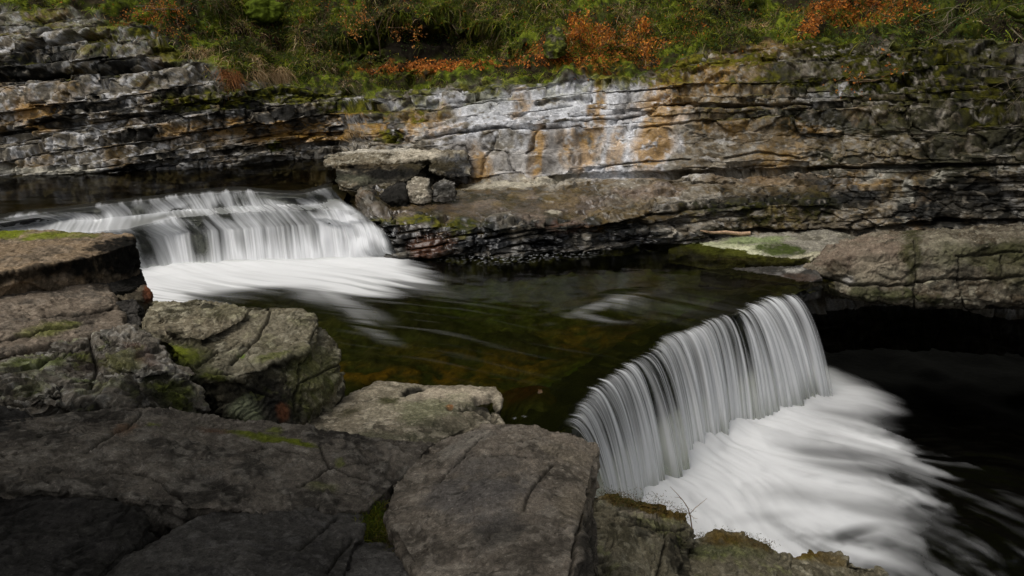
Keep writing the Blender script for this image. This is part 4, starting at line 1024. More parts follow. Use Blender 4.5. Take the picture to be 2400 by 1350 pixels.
rock('stone_block', [([(262, 690, .92), (285, 672, .92), (343, 664, .88), (354, 678, .82), (352, 698, .78), (290, 704, .85)], .35, 1.0)], 'small tan block with a rust red end, just below the little black stone', 'stone', 'small blocks wedged at the water', voxel=.015, pal=dict(c1=(.22, .18, .12), c2=(.13, .10, .07), pale=(.3, .26, .18)), lump=.03, seed=25, blacks=.3,
     blobs=[(345, 685, 10, 18, 0, .4, (.16, .05, .02), .9), (318, 692, 26, 12, 0, .5, BK, .7), (330, 655, 40, 8, 0, .4, BK, .5)])
rock('stone_block', [([(270, 712, .97), (290, 702, .97), (320, 702, .94), (328, 720, .92), (326, 765, .86), (280, 765, .88)], .35, 1.0)], 'dark split block wedged between the wide sloping slab and the mossy boulder', 'stone', 'small blocks wedged at the water', voxel=.015, pal=DARKSHADEROCK, lump=.04, seed=27, blacks=.8, lichen=.3,
     cracks=[([(270, 735), (330, 730)], 3, .05)])
rock('rock_slab', [([(700, 1005, .28), (760, 960, .17), (820, 922, .08), (885, 893, .03), (1000, 905, .015), (1160, 908, .02), (1176, 925, .02), (1172, 962, .03), (1110, 1005, .08), (1060, 1030, .15), (1010, 1045, .24), (850, 1065, .36), (720, 1050, .36)], .5, 1.0),
                   ([(1050, 985, .11), (1100, 965, .08), (1170, 970, .06), (1185, 1000, .06), (1100, 1020, .13)], .4, 1.0)],
     'pale bleached low slab at the near edge of the middle pool, holding small puddles', 'rock slab', GB, voxel=.015, pal=dict(c1=(.20, .17, .12), c2=(.095, .082, .058), pale=(.40, .35, .26)), lump=.022, bedamp=.02, seed=29, lichen=.45, blacks=.15,
     cracks=[([(945, 925), (960, 912), (990, 910)], 8, .05), ([(1050, 960), (1110, 955), (1160, 985)], 7, .06), ([(1120, 940), (1150, 940), (1160, 965)], 14, .12)],
     blobs=[(1060, 925, 120, 14, 2, .5, (.45, .38, .28), .8), (900, 950, 80, 30, -30, .5, (.34, .30, .21), .6), (905, 937, 28, 9, 0, .4, (.05, .05, .018), .9), (815, 967, 30, 10, -10, .4, (.05, .045, .02), .9), (965, 915, 24, 8, -10, .4, BK, .9), (1140, 955, 24, 18, 0, .4, BK, .95), (1055, 952, 8, 4, 0, .4, (.35, .07, .01), .9), (850, 1030, 140, 20, 0, .6, (.075, .075, .045), .7), (1000, 960, 80, 24, -10, .6, (.15, .16, .08), .6), (1060, 1000, 60, 20, 0, .5, (.06, .055, .035), .7), (750, 1020, 60, 20, 0, .5, (.07, .065, .05), .6)])
MR = 'mossy rocks at the foot of the lower fall'
BM = (0.10, 0.065, 0.015)
rock('mossy_rock', [([(1405, 1165, -.25), (1440, 1155, -.3), (1540, 1178, -.4), (1608, 1205, -.5), (1622, 1240, -.58), (1598, 1330, -.55), (1560, 1430, -.5), (1400, 1430, -.3)], 1.5, 1.03)],
     'mossy block with brown grassy top, between the biggest boulder and the foaming lower pool', 'rock', MR, voxel=.017, pal=OLIVROCK, lump=.06, bedamp=.03, seed=31, lichen=.3, blacks=.5, moss=.2,
     cracks=[([(1560, 1250), (1540, 1350)], 6, .06), ([(1430, 1240), (1520, 1240), (1610, 1240)], 5, .05)],
     blobs=[(1460, 1165, 60, 14, 6, .5, BM, .95), (1560, 1195, 70, 16, 14, .5, BM, .95), (1500, 1205, 40, 10, 10, .5, (.26, .22, .17), .8), (1580, 1290, 20, 60, 10, .5, BK, .7)])
rock('mossy_rock', [([(1622, 1262, -.75), (1680, 1246, -.7), (1740, 1250, -.72), (1800, 1275, -.8), (1850, 1305, -.9), (1865, 1430, -.9), (1560, 1430, -.65), (1590, 1330, -.68)], 1.2, 1.03)],
     'green brown mossy rock with rounded back at the edge of the white foam', 'rock', MR, voxel=.017, pal=OLIVROCK, lump=.05, bedamp=.02, seed=33, lichen=.3, blacks=.3, moss=.2,
     blobs=[(1720, 1262, 110, 18, 10, .5, BM, .9), (1700, 1290, 80, 14, 5, .5, (.11, .12, .05), .5)])
rock('mossy_rock', [([(1848, 1305, -.95), (1895, 1288, -.95), (1970, 1300, -1.0), (2060, 1335, -1.1), (2130, 1430, -1.1), (1840, 1430, -.92)], 1.0, 1.03)],
     'low grey rock with pale lichen spots beside the foam, lowest of the mossy rocks', 'rock', MR, voxel=.017, pal=OLIVROCK, lump=.05, bedamp=.02, seed=35, lichen=.55, blacks=.3, moss=.12,
     blobs=[(1880, 1295, 40, 10, 0, .5, BM, .9), (1930, 1305, 50, 10, 10, .5, BM, .6)])

# ---- far side: ledges and blocks in front of the cliff
FB = 'blocks and ledges below the far cliff'
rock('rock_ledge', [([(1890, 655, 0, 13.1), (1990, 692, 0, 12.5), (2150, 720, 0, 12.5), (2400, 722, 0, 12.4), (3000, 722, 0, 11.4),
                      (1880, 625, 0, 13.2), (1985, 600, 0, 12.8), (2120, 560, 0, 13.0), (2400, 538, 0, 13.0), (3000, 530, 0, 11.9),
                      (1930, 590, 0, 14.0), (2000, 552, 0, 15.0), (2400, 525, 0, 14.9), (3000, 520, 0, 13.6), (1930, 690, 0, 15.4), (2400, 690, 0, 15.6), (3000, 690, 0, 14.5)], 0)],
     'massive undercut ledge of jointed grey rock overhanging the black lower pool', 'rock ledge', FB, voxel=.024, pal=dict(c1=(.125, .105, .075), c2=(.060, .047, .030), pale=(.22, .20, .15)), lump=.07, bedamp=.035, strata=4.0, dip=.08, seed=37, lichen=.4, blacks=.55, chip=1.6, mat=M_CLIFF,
     cracks=[([(2145, 560), (2150, 640), (2140, 720)], 3, .08), ([(2250, 600), (2245, 640), (2260, 720)], 3, .08), ([(2350, 600), (2345, 650)], 3, .08), ([(2150, 660), (2240, 655), (2400, 650)], 4, .10), ([(1900, 640), (2000, 670), (2140, 668)], 5, .10), ([(2240, 600), (2400, 590)], 4, .08)],
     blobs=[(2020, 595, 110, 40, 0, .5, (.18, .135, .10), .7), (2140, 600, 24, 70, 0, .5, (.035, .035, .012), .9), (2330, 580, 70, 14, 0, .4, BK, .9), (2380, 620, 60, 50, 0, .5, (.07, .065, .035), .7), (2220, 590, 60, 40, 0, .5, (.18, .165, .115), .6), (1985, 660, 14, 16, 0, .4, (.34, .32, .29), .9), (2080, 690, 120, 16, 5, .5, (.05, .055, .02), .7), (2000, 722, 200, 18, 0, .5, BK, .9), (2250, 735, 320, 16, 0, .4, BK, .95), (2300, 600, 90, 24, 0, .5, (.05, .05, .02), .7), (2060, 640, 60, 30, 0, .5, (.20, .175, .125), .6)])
rock('stone_block', [([(2150, 672, 0, 12.42), (2175, 658, 0, 12.45), (2240, 652, 0, 12.45), (2246, 690, 0, 12.35), (2238, 716, 0, 12.38), (2200, 716, 0, 12.38), (2150, 706, 0, 12.4), (2150, 672, 0, 12.9), (2240, 652, 0, 12.9), (2238, 714, 0, 12.9), (2150, 704, 0, 12.9)], 0)],
     'squared pale stone block jammed under the lip of the massive undercut ledge', 'stone', 'loose blocks under the overhang', voxel=.02, pal=dict(c1=(.22, .20, .14), c2=(.14, .125, .085), pale=(.30, .28, .20)), lump=.03, seed=39, lichen=.4, blacks=.1, mat=M_CLIFF)
rock('stone_block', [([(2045, 690, 0, 12.45), (2070, 675, 0, 12.5), (2120, 672, 0, 12.5), (2126, 695, 0, 12.42), (2100, 708, 0, 12.42), (2050, 704, 0, 12.44), (2050, 680, 0, 12.9), (2124, 674, 0, 12.9), (2124, 705, 0, 12.9)], 0)],
     'mossy olive stone beside the squared pale block under the overhang', 'stone', 'loose blocks under the overhang', voxel=.02, pal=OLIVROCK, lump=.03, seed=41, lichen=.3, blacks=.2, mat=M_CLIFF)
rock('rock_slab', [([(1570, 584, -.05), (1640, 553, .05), (1750, 545, .12), (1960, 538, .25), (2010, 555, .22), (1930, 592, .05), (1860, 612, -.03), (1800, 616, -.06), (1745, 604, -.05), (1660, 594, -.06)], .3, 1.02)],
     'flat slab with a pale green wet film sloping into the middle pool below the driftwood', 'rock slab', FB, voxel=.025, pal=dict(c1=(.19, .175, .14), c2=(.11, .10, .075), pale=(.30, .28, .22)), lump=.035, bedamp=.016, seed=43, lichen=.3, blacks=.2, mat=M_CLIFF,
     blobs=[(1680, 575, 90, 18, 4, .4, (.40, .41, .25), .9), (1750, 590, 70, 12, 10, .4, (.46, .46, .30), .9), (1765, 562, 70, 10, 0, .5, (.17, .22, .08), .7), (1840, 588, 60, 16, 0, .4, (.04, .055, .01), .95), (1880, 605, 50, 8, -10, .4, (.40, .37, .26), .8)])
rock('rock_slab', [([(1640, 632, -.05), (1760, 634, -.01), (1830, 628, .04), (1900, 620, .12), (1930, 650, .04), (1880, 668, -.04), (1760, 652, -.05)], .3, 1.0)],
     'dark wet low slab at the water between the green film slab and the overhang', 'rock slab', FB, voxel=.02, pal=DARKSHADEROCK, lump=.03, seed=45, lichen=.2, blacks=.7, rough=.4, mat=M_CLIFF,
     blobs=[(1870, 632, 40, 6, -6, .4, (.34, .32, .28), .9), (1860, 652, 60, 10, 0, .6, (.055, .028, .015), .5)])
rock('rock_outcrop', [([(770, 362, 0, 18.5), (860, 350, 0, 18.7), (1000, 346, 0, 18.6), (1040, 352, 0, 18.3), (1020, 370, 0, 17.6), (940, 380, 0, 17.2), (800, 386, 0, 17.0), (765, 378, 0, 17.6)], .13, 1.0),
                       ([(785, 418, 0, 16.6), (800, 438, 0, 16.3), (880, 440, 0, 16.2), (985, 408, 0, 16.8), (990, 388, 0, 17.1), (900, 388, 0, 17.1), (790, 394, 0, 17.0), (800, 384, 0, 18), (980, 378, 0, 18), (900, 455, 0, 16.0), (800, 450, 0, 16.3)], 0),
                       ([(1010, 372, 0, 17.6), (1040, 352, 0, 18.2), (1085, 355, 0, 18.2), (1104, 380, 0, 17.8), (1104, 415, 0, 17.3), (1050, 418, 0, 17.1), (1005, 402, 0, 17.1), (1010, 362, 0, 18.8), (1100, 362, 0, 18.8)], 0)],
     'water worn rock outcrop with a smooth grey hollow at the end of the upper pool', 'rock', FB, voxel=.025, pal=dict(c1=(.15, .125, .085), c2=(.06, .048, .028), pale=(.34, .31, .24)), lump=.06, bedamp=.05, seed=47, lichen=.4, blacks=.7, mat=M_CLIFF,
     blobs=[(900, 352, 130, 7, -2, .5, (.48, .44, .36), .9), (980, 365, 60, 12, -10, .5, (.45, .40, .31), .9), (1070, 385, 34, 30, 20, .4, (.085, .085, .085), .9), (860, 390, 100, 10, 0, .5, (.07, .05, .025), .8), (900, 405, 90, 12, -5, .4, BK, .85), (900, 412, 190, 22, 0, .4, BK, .85), (835, 418, 40, 12, 0, .5, (.09, .09, .06), .7), (960, 398, 130, 14, -6, .4, BK, .8), (1000, 385, 60, 14, 0, .5, (.05, .04, .02), .7)])
rock('stone_block', [([(955, 425, 0, 16.0), (975, 414, 0, 16.2), (1008, 418, 0, 16.1), (1012, 452, 0, 15.8), (985, 462, 0, 15.7), (958, 455, 0, 15.8)], .15, 1.0)],
     'squarish pale stone at the foot of the water worn outcrop', 'stone', 'loose stones above the upper fall', voxel=.02, pal=PALEROCK, lump=.035, seed=49, lichen=.5, blacks=.2, mat=M_CLIFF, blobs=[(1012, 440, 12, 20, 0, .4, BK, .9)])
rock('stone_block', [([(1014, 432, 0, 16.0), (1040, 420, 0, 16.2), (1066, 428, 0, 16.1), (1070, 446, 0, 15.9), (1040, 456, 0, 15.8), (1018, 452, 0, 15.8)], .15, 1.0)],
     'dark stone with a whitish top between the squarish pale stone and the cliff ledge', 'stone', 'loose stones above the upper fall', voxel=.02, pal=dict(c1=(.13, .12, .10), c2=(.05, .046, .04), pale=(.35, .33, .3)), lump=.04, seed=51, lichen=.5, blacks=.5, mat=M_CLIFF, blobs=[(1045, 445, 40, 12, 0, .5, BK, .8)])
rock('stone_block', [([(905, 436, 0, 16.1), (930, 424, 0, 16.3), (955, 430, 0, 16.1), (950, 462, 0, 15.7), (915, 470, 0, 15.6), (880, 462, 0, 15.8)], .2, 1.0)],
     'black mossy stone beside the squarish pale stone, nearest to the upper waterfall', 'stone', 'loose stones above the upper fall', voxel=.02, pal=DARKSHADEROCK, lump=.05, seed=53, lichen=.2, blacks=.9, mat=M_CLIFF, blobs=[(915, 450, 60, 30, 0, .5, BK, .85)])
rock('mossy_stone', [([(1275, 105, 0, 20.8), (1285, 75, 0, 20.9), (1305, 60, 0, 21.2), (1322, 70, 0, 21.1), (1328, 100, 0, 20.8), (1310, 120, 0, 20.6), (1285, 120, 0, 20.6)], .2, 1.0)],
     'green moss covered stone standing among the orange leaves', 'stone', None, voxel=.03, pal=OLIVROCK, lump=.05, seed=55, lichen=.1, blacks=.1, moss=2.2, mat=M_CLIFF)

# ---- near bank under the rocks
P = sheet(-16, 2.6, -6, 12.6, 240, 240, 0)
x, y = P[:, 0], P[:, 1]
z = np.interp(y, [-6, 0, 3, 5, 6.5, 8, 9, 12.6], [2.5, 2.2, 1.2, .62, .25, -.3, -.8, -1.2])
zl = np.interp(y, [-6, 0, 3, 6, 8, 10.5, 12, 12.6], [3.2, 2.6, 1.25, .75, .4, .1, -.6, -1.2])
kx = ss(-2.6, -3.6, x)
z = z * (1 - kx) + zl * kx
z = z - ss(0.2, 1.6, x) * 2.6 * ss(1.0, 3.5, y) - ss(1.6, 2.6, x) * 1.5
z += 0.10 * fbm(P, 1.0, 4, 61) + .03 * fbm(P, 5, 3, 62)
P[:, 2] = z
n1 = fbm(P, 3, 4, 63)
c = np.empty((len(P), 3), np.float32); c[:] = (0.030, 0.026, 0.019); c = mixc(c, (0.055, 0.055, 0.02), ss(0, .4, n1))
nb_ = make_mesh('near_bank', P, grid_faces(240, 240), np.concatenate([c, np.full((len(P), 1), .95)], 1), mat=M_ROCK); tag(nb_, kind='structure')

# ------------------------------------------------------------------ plants, leaves, sticks
rg = np.random.RandomState(77)


def tube_geo(lines, sides=5):
    """lines: list of (points, radii) -> verts, quads"""
    vs, fs = [], []; off = 0
    for P_, R_ in lines:
        P_ = np.asarray(P_, float); R_ = np.asarray(R_, float)
        t = np.gradient(P_, axis=0); t /= np.linalg.norm(t, axis=1)[:, None] + 1e-9
        up = np.array([0.31, 0.17, 0.93]); a = np.cross(t, up); a /= np.linalg.norm(a, axis=1)[:, None] + 1e-9
        b = np.cross(t, a)
        an = np.linspace(0, 2 * PI, sides, endpoint=False)
        ring = P_[:, None] + R_[:, None, None] * (a[:, None] * np.cos(an)[None, :, None] + b[:, None] * np.sin(an)[None, :, None])
        n = len(P_)
        vs.append(ring.reshape(-1, 3))
        i = np.arange(n - 1)[:, None] * sides + np.arange(sides)[None]
        j = np.arange(n - 1)[:, None] * sides + (np.arange(sides)[None] + 1) % sides
        fs.append(np.stack([i, j, j + sides, i + sides], -1).reshape(-1, 4) + off)
        off += n * sides
    return np.concatenate(vs), np.concatenate(fs)


def blades_geo(root, dr, ln, wd, droop, cols):
    """many grass blades, each three tapering triangles pairs; arrays per blade"""
    n = len(root)
    side = np.cross(dr, rg.normal(size=(n, 3))); side /= np.linalg.norm(side, axis=1)[:, None] + 1e-9
    V_, ts = [], [0, .4, .75, 1.0]
    for t in ts:
        p = root + dr * (ln * t)[:, None]; p[:, 2] -= droop * ln * t * t
        w_ = wd * (1 - t ** 1.5) * .5 + 0.0006
        V_.append(p - side * w_[:, None]); V_.append(p + side * w_[:, None])
    A = np.stack(V_, 1)
    b = (np.arange(n) * 8)[:, None]
    F = np.concatenate([b + np.array([[k, k + 1, k + 3, k + 2]]) for k in (0, 2, 4)])
    C = np.repeat(cols, 8, 0)
    return A.reshape(-1, 3), F, C


def leaves_geo(pos, size, cols, flat=0.3, aim=None):
    """folded leaf shapes, two quads each about the midrib"""
    n = len(pos)
    nr_ = rg.normal(size=(n, 3)) * (1 - flat)
    if aim is not None: nr_ = nr_ + aim * flat * 2
    nr_ /= np.linalg.norm(nr_, axis=1)[:, None]
    a = np.cross(nr_, rg.normal(size=(n, 3))); a /= np.linalg.norm(a, axis=1)[:, None]
    b = np.cross(nr_, a)
    s = size[:, None]
    A = np.stack([pos - a * s * .5, pos + b * s * .28 + nr_ * s * .1 - a * s * .08, pos + a * s * .5, pos - b * s * .28 + nr_ * s * .1 - a * s * .08, pos - a * s * 0.02], 1)
    k = (np.arange(n) * 5)[:, None]
    F = np.concatenate([k + np.array([[0, 4, 2, 1]]), k + np.array([[0, 3, 2, 4]])])
    return A.reshape(-1, 3), F, np.repeat(cols, 5, 0)


def palette(cols, n, var=.25):
    cols = np.array(cols); c_ = cols[rg.randint(0, len(cols), n)]
    return np.clip(c_ * (1 + var * rg.normal(size=(n, 1))), .004, .8)


tri_u, tri_v = CU.ravel(), CVp.ravel()
VEGW = veg
ok_ = (tri_u > -120) & (tri_u < 2520) & (tri_v > -140) & (tri_v < 420)
OKI = np.nonzero(ok_)[0]
# area seen by the camera per vertex is roughly even along rows; weight by the size of the cell
gs = VC.reshape(NT, NS, 3)
area = np.linalg.norm(np.cross(np.gradient(gs, axis=0), np.gradient(gs, axis=1)), axis=2).ravel()


def scatter(n, blobs, use_veg=0.5, pw=1.0):
    m = np.zeros(len(OKI), np.float32)
    uu_, vv_ = tri_u[OKI], tri_v[OKI]; a_, b_ = w1[OKI], w2[OKI]
    for b in blobs:
        m = np.maximum(m, blobmask(uu_, vv_, b, a_, b_) * (b[6] if len(b) > 6 else 1))
    m = m * ss(use_veg - .3, use_veg + .3, VEGW[OKI]) if use_veg else m
    m = m ** pw * area[OKI]
    k_ = rg.choice(len(OKI), n, p=m / m.sum())
    i = OKI[k_]
    p = VC[i].astype(float)
    i2 = np.minimum(i + 1, len(VC) - 1); i3 = np.minimum(i + NS, len(VC) - 1)
    p = p + (VC[i2] - p) * rg.rand(n, 1) + (VC[i3] - p) * rg.rand(n, 1)
    return p, cn[i].astype(float), i


GREEN = [(.085, .125, .008), (.13, .165, .010), (.050, .070, .008), (.20, .215, .015), (.18, .155, .018)]
STRAW = [(.42, .30, .15), (.32, .21, .10), (.24, .14, .06), (.50, .38, .22)]
RUST = [(.46, .15, .022), (.56, .20, .03), (.32, .09, .015), (.40, .16, .04)]

# short hanging grass and moss on the slope: beyond counting
N_ = 52000
gz = [(650, 60, 180, 110, 0, .5), (720, 90, 90, 90, 0, .4), (1180, 40, 170, 60, 0, .5), (1150, 110, 90, 30, 0, .5, .8), (1560, 60, 190, 60, -10, .5), (1680, 70, 150, 40, -10, .5), (1250, 30, 120, 60, 0, .5), (900, 30, 130, 50, 0, .5, .5), (850, 200, 180, 18, 0, .5, .45), (450, 40, 120, 60, 0, .6, .35), (1900, 90, 200, 70, 0, .6, .18), (2200, 90, 300, 110, 0, .6, .20), (100, 20, 140, 26, 0, .5, .35), (640, 160, 110, 40, 0, .5, .6), (1220, 180, 100, 14, 0, .5, .4)]
p, nn, ii = scatter(N_, gz)
dr = nn * .5 + np.array([0, -.35, .45]) + .55 * rg.normal(size=(N_, 3)); dr /= np.linalg.norm(dr, axis=1)[:, None]
patch = fbm(p.astype(np.float32), 1.3, 3, 201)
cl_ = palette(GREEN, N_); st_ = palette(STRAW, N_)
sel = (rg.rand(N_) < (.10 + .5 * ss(.1, .4, fbm(p.astype(np.float32), .9, 3, 202))))[:, None]
cl_ = np.where(sel, st_ * .75, cl_) * (0.45 + 1.15 * ss(-.3, .4, patch + .3 * fbm(p.astype(np.float32), 4, 2, 203)))[:, None]
a, f, c = blades_geo(p, dr, rg.uniform(.08, .34, N_), rg.uniform(.008, .020, N_), rg.uniform(.2, 1.1, N_), cl_)
o = make_mesh('grass', a, f, c, mat=M_GRASS, smooth=False); tag(o, 'short green grass and moss hanging over the wooded slope above the cliff', 'grass', kind='stuff')
# low leafy herbs and ivy
N_ = 16000
p, nn, ii = scatter(N_, [(700, 70, 150, 100, 0, .5), (1150, 60, 200, 70, 0, .6, .7), (1600, 60, 200, 60, 0, .6, .8), (2150, 70, 330, 120, 0, .6, .7), (430, 60, 120, 60, 0, .6, .4), (1000, 40, 140, 50, 0, .6, .5)])
p = p + nn * rg.uniform(.01, .12, (N_, 1))
a, f, c = leaves_geo(p, rg.uniform(.03, .075, N_), palette([(.04, .085, .012), (.03, .055, .012), (.07, .12, .016), (.05, .06, .02)], N_), .5, nn)
o = make_mesh('ground_cover_leaves', a, f, c, mat=M_LEAF, smooth=False); tag(o, 'small green leaves of ground cover on the slope', 'ground cover', kind='stuff')
# fallen orange leaves
N_ = 9000
lz = [(1200, 150, 280, 10, -3, .4), (1000, 152, 50, 12, 0, .4), (1380, 105, 120, 44, 0, .45), (1540, 110, 90, 8, -18, .4), (1620, 60, 40, 40, 0, .5, .5), (2010, 30, 110, 30, 0, .5), (1900, 64, 40, 8, -20, .4), (370, 35, 70, 26, 0, .5, .6), (1340, 130, 150, 14, 0, .4), (1600, 160, 140, 60, -10, .9, .05), (2050, 175, 60, 10, 0, .5, .3), (1100, 155, 140, 10, -3, .4), (1000, 20, 900, 60, 0, .8, .05)]
p, nn, ii = scatter(N_, lz, 0.25)
p = p + nn * rg.uniform(.005, .05, (N_, 1))
a, f, c = leaves_geo(p, rg.uniform(.05, .095, N_), palette(RUST, N_, .35), .45, nn)
o = make_mesh('fallen_leaves', a, f, c, mat=M_LEAF, smooth=False); tag(o, 'orange fallen beech leaves lying along the slope foot', 'leaves', kind='stuff')


def grow(start, dirn, length, rad, depth, out, tips, bend=.25, sag=0.0, kids=3, shrink=.62):
    n = 6
    P_ = [np.array(start, float)]; d = np.array(dirn, float); d /= np.linalg.norm(d)
    for i in range(n):
        d = d + bend * rg.normal(size=3) * .5 + np.array([0, 0, -sag]); d /= np.linalg.norm(d)
        P_.append(P_[-1] + d * length / n)
    P_ = np.array(P_); R_ = np.linspace(rad, rad * .45, n + 1)
    out.append((P_, R_))
    tips.append(P_[3:])
    if depth > 0:
        for _ in range(kids):
            t = rg.randint(2, n + 1)
            dd = (P_[min(t + 1, n)] - P_[t - 1]); dd /= np.linalg.norm(dd)
            grow(P_[t], dd + .8 * rg.normal(size=3) * np.array([1, .7, .8]), length * shrink * rg.uniform(.7, 1.2), R_[t] * .6, depth - 1, out, tips, bend, sag, kids, shrink)


def barkcol(n, base):
    return np.concatenate([np.clip(np.array(base)[None] * (1 + .3 * rg.normal(size=(n, 1))), .004, .7), np.full((n, 1), .9)], 1)


def shrub(name, label, cat, group, stems, leaf_n=0, leafcol=RUST, bark=(.16, .11, .07), depth=3, kids=3, leafsize=(.05, .09), spread=.08, shrink=.62, leafname='leaves', bend=.25, sag=0.0):
    """stems: list of (px, py, direction, length, radius) rooted on the slope"""
    tips = []
    root = None
    for px, py, d, ln, rd in stems:
        lines = []
        p0, n0 = on_cliff(px, py)
        if root is None: root = empty(name, tuple(np.round(p0, 3)))
        grow(p0 - n0 * .03, d, ln, rd, depth, lines, tips, bend, sag, kids, shrink)
        v_, f_ = tube_geo(lines, 4)
        under(make_mesh('stem', v_, f_, barkcol(len(v_), bark), mat=M_BARK), root)
    if leaf_n:
        T_ = np.concatenate(tips); k_ = rg.randint(0, len(T_), leaf_n)
        pos = T_[k_] + rg.normal(size=(leaf_n, 3)) * spread
        a, f, c = leaves_geo(pos, rg.uniform(leafsize[0], leafsize[1], leaf_n), palette(leafcol, leaf_n, .3), .15, np.tile([0, -.5, .6], (leaf_n, 1)))
        under(make_mesh(leafname, a, f, c, mat=M_LEAF, smooth=False), root)
    tag(root, label, cat, group)
    return root


GBH = 'orange leaved beech bushes on the slope'
shrub('beech_bush', 'dense low bush of bright orange beech leaves beside the moss covered stone', 'bush', GBH,
      [(1370, 120, (-.3, -.4, 1), .75, .012), (1400, 130, (.3, -.5, .8), .7, .012), (1440, 110, (.5, -.4, .6), .75, .012), (1350, 90, (0, -.5, .8), .5, .01), (1480, 95, (.2, -.4, .5), .5, .01)], 1500, spread=.07, leafcol=[(.56, .20, .026), (.68, .28, .04), (.38, .11, .018), (.30, .13, .04)])
shrub('beech_bush', 'orange leaved bush at the top edge on the right, above the slanting ochre rock', 'bush', GBH,
      [(1960, 40, (-.3, -.4, .8), .7, .012), (2020, 35, (.3, -.4, .7), .7, .012), (1920, 60, (-.6, -.4, .2), .5, .01), (2070, 40, (.6, -.4, .3), .5, .01)], 900, spread=.07)
shrub('beech_sapling', 'thin beech sapling holding flat sprays of pale orange leaves over the dark hollow', 'tree', None,
      [(890, 80, (-.1, -.5, 1), .9, .02), (885, 75, (-.7, -.8, .25), .75, .010), (890, 70, (.8, -.7, .25), .8, .010), (880, 115, (-.2, -.7, -.1), .35, .008)], 420, leafcol=[(.50, .22, .05), (.42, .16, .03), (.55, .28, .08)], spread=.05, shrink=.55)
shrub('bracken', 'clump of dead rust brown bracken hanging beside the pale rock at the upper left', 'bracken', 'dead bracken clumps on the slope',
      [(370, 20, (-.2, -.6, .2), .7, .008), (400, 10, (.1, -.6, .1), .8, .008), (385, 30, (0, -.6, -.3), .8, .008), (340, 35, (-.7, -.5, .1), .6, .008), (415, 30, (.3, -.5, -.4), .7, .008)], 900, leafcol=[(.26, .09, .02), (.20, .075, .02), (.34, .14, .03)], leafsize=(.03, .07), spread=.05, depth=2, sag=.14)
shrub('bracken', 'small strip of dead brown bracken hanging in the bright green grass', 'bracken', 'dead bracken clumps on the slope',
      [(715, 40, (.0, -.6, .1), .5, .007), (725, 70, (.1, -.5, -.5), .6, .007), (735, 90, (.1, -.5, -.6), .5, .007)], 330, leafcol=[(.22, .085, .02), (.28, .11, .03)], leafsize=(.03, .06), spread=.04, depth=1, sag=.2)
shrub('bracken', 'narrow rust coloured frond hanging just left of the dark hollow', 'bracken', 'dead bracken clumps on the slope',
      [(782, 105, (.0, -.6, -.3), .5, .007), (785, 120, (.0, -.5, -.7), .4, .007)], 160, leafcol=[(.30, .10, .02), (.24, .08, .02)], leafsize=(.03, .06), spread=.03, depth=1, sag=.25)
shrub('bracken', 'brown bracken drooping between the pale rock and the mossy root mass', 'bracken', 'dead bracken clumps on the slope',
      [(465, 50, (.0, -.6, .0), .5, .007), (475, 65, (.1, -.5, -.5), .5, .007), (520, 130, (0, -.5, -.6), .4, .007)], 260, leafcol=[(.24, .10, .03), (.18, .075, .025)], leafsize=(.03, .06), spread=.04, depth=1, sag=.2)

# leafless thicket at the upper right
GT = 'leafless bushes at the upper right'
shrub('bare_bush', 'large leafless bush with arching grey twigs over the dark mossy rock', 'bush', GT,
      [(2330, 30, (-.7, -.6, .1), 1.6, .02), (2300, 10, (-.8, -.5, -.15), 1.7, .02), (2370, 60, (-.2, -.7, -.5), 1.5, .018), (2350, 20, (-.4, -.7, -.2), 1.5, .018), (2250, 10, (-.5, -.6, -.3), 1.4, .016)], 0, bark=(.17, .145, .095), depth=4, kids=3, shrink=.66, sag=.05, bend=.35)
shrub('bare_bush', 'leafless bush spreading thin olive twigs below the orange leaved bush at the top', 'bush', GT,
      [(2120, 60, (-.6, -.5, .1), 1.2, .014), (2100, 90, (-.5, -.6, -.2), 1.2, .014), (2160, 90, (.2, -.6, -.3), 1.1, .014), (2140, 40, (.5, -.5, .1), 1.2, .014)], 0, bark=(.13, .125, .06), depth=4, kids=3, shrink=.64, sag=.05, bend=.35)
shrub('bare_bush', 'leafless twiggy bush leaning in from the right edge above the wall', 'bush', GT,
      [(2430, 120, (-.6, -.6, -.2), 1.3, .016), (2440, 170, (-.7, -.5, -.1), 1.2, .014), (2420, 90, (-.4, -.6, .2), 1.3, .016), (2400, 200, (-.5, -.6, -.3), .8, .01)], 0, bark=(.16, .13, .085), depth=4, kids=3, shrink=.64, sag=.04, bend=.35)
shrub('fallen_twigs', 'tangle of thin pale twigs with some brown leaves lying on the mossy ledge', 'twigs', None,
      [(2080, 190, (-.8, -.4, .1), .9, .008), (2060, 180, (-1, -.2, .1), .9, .008), (2000, 185, (.8, -.4, 0), .8, .008)], 60, bark=(.20, .14, .08), depth=2, kids=3, spread=.03)
shrub('bare_branch', 'long thin bare branch reaching sideways over the pale rock at the upper left', 'branch', None,
      [(330, 20, (1, -.4, .05), 1.6, .012), (320, 10, (1, -.35, -.18), 1.4, .008), (470, 20, (-1, -.5, -.1), 1.1, .008)], 0, bark=(.16, .14, .12), depth=2, kids=2, shrink=.5, bend=.15)
shrub('bare_branch', 'thin upright bare stem rising beside the orange sapling sprays', 'branch', None,
      [(825, 160, (-.05, -.3, 1), 1.5, .010), (890, 130, (0.02, -.3, 1), 1.4, .022)], 0, bark=(.12, .09, .06), depth=1, kids=2, shrink=.4, bend=.10)
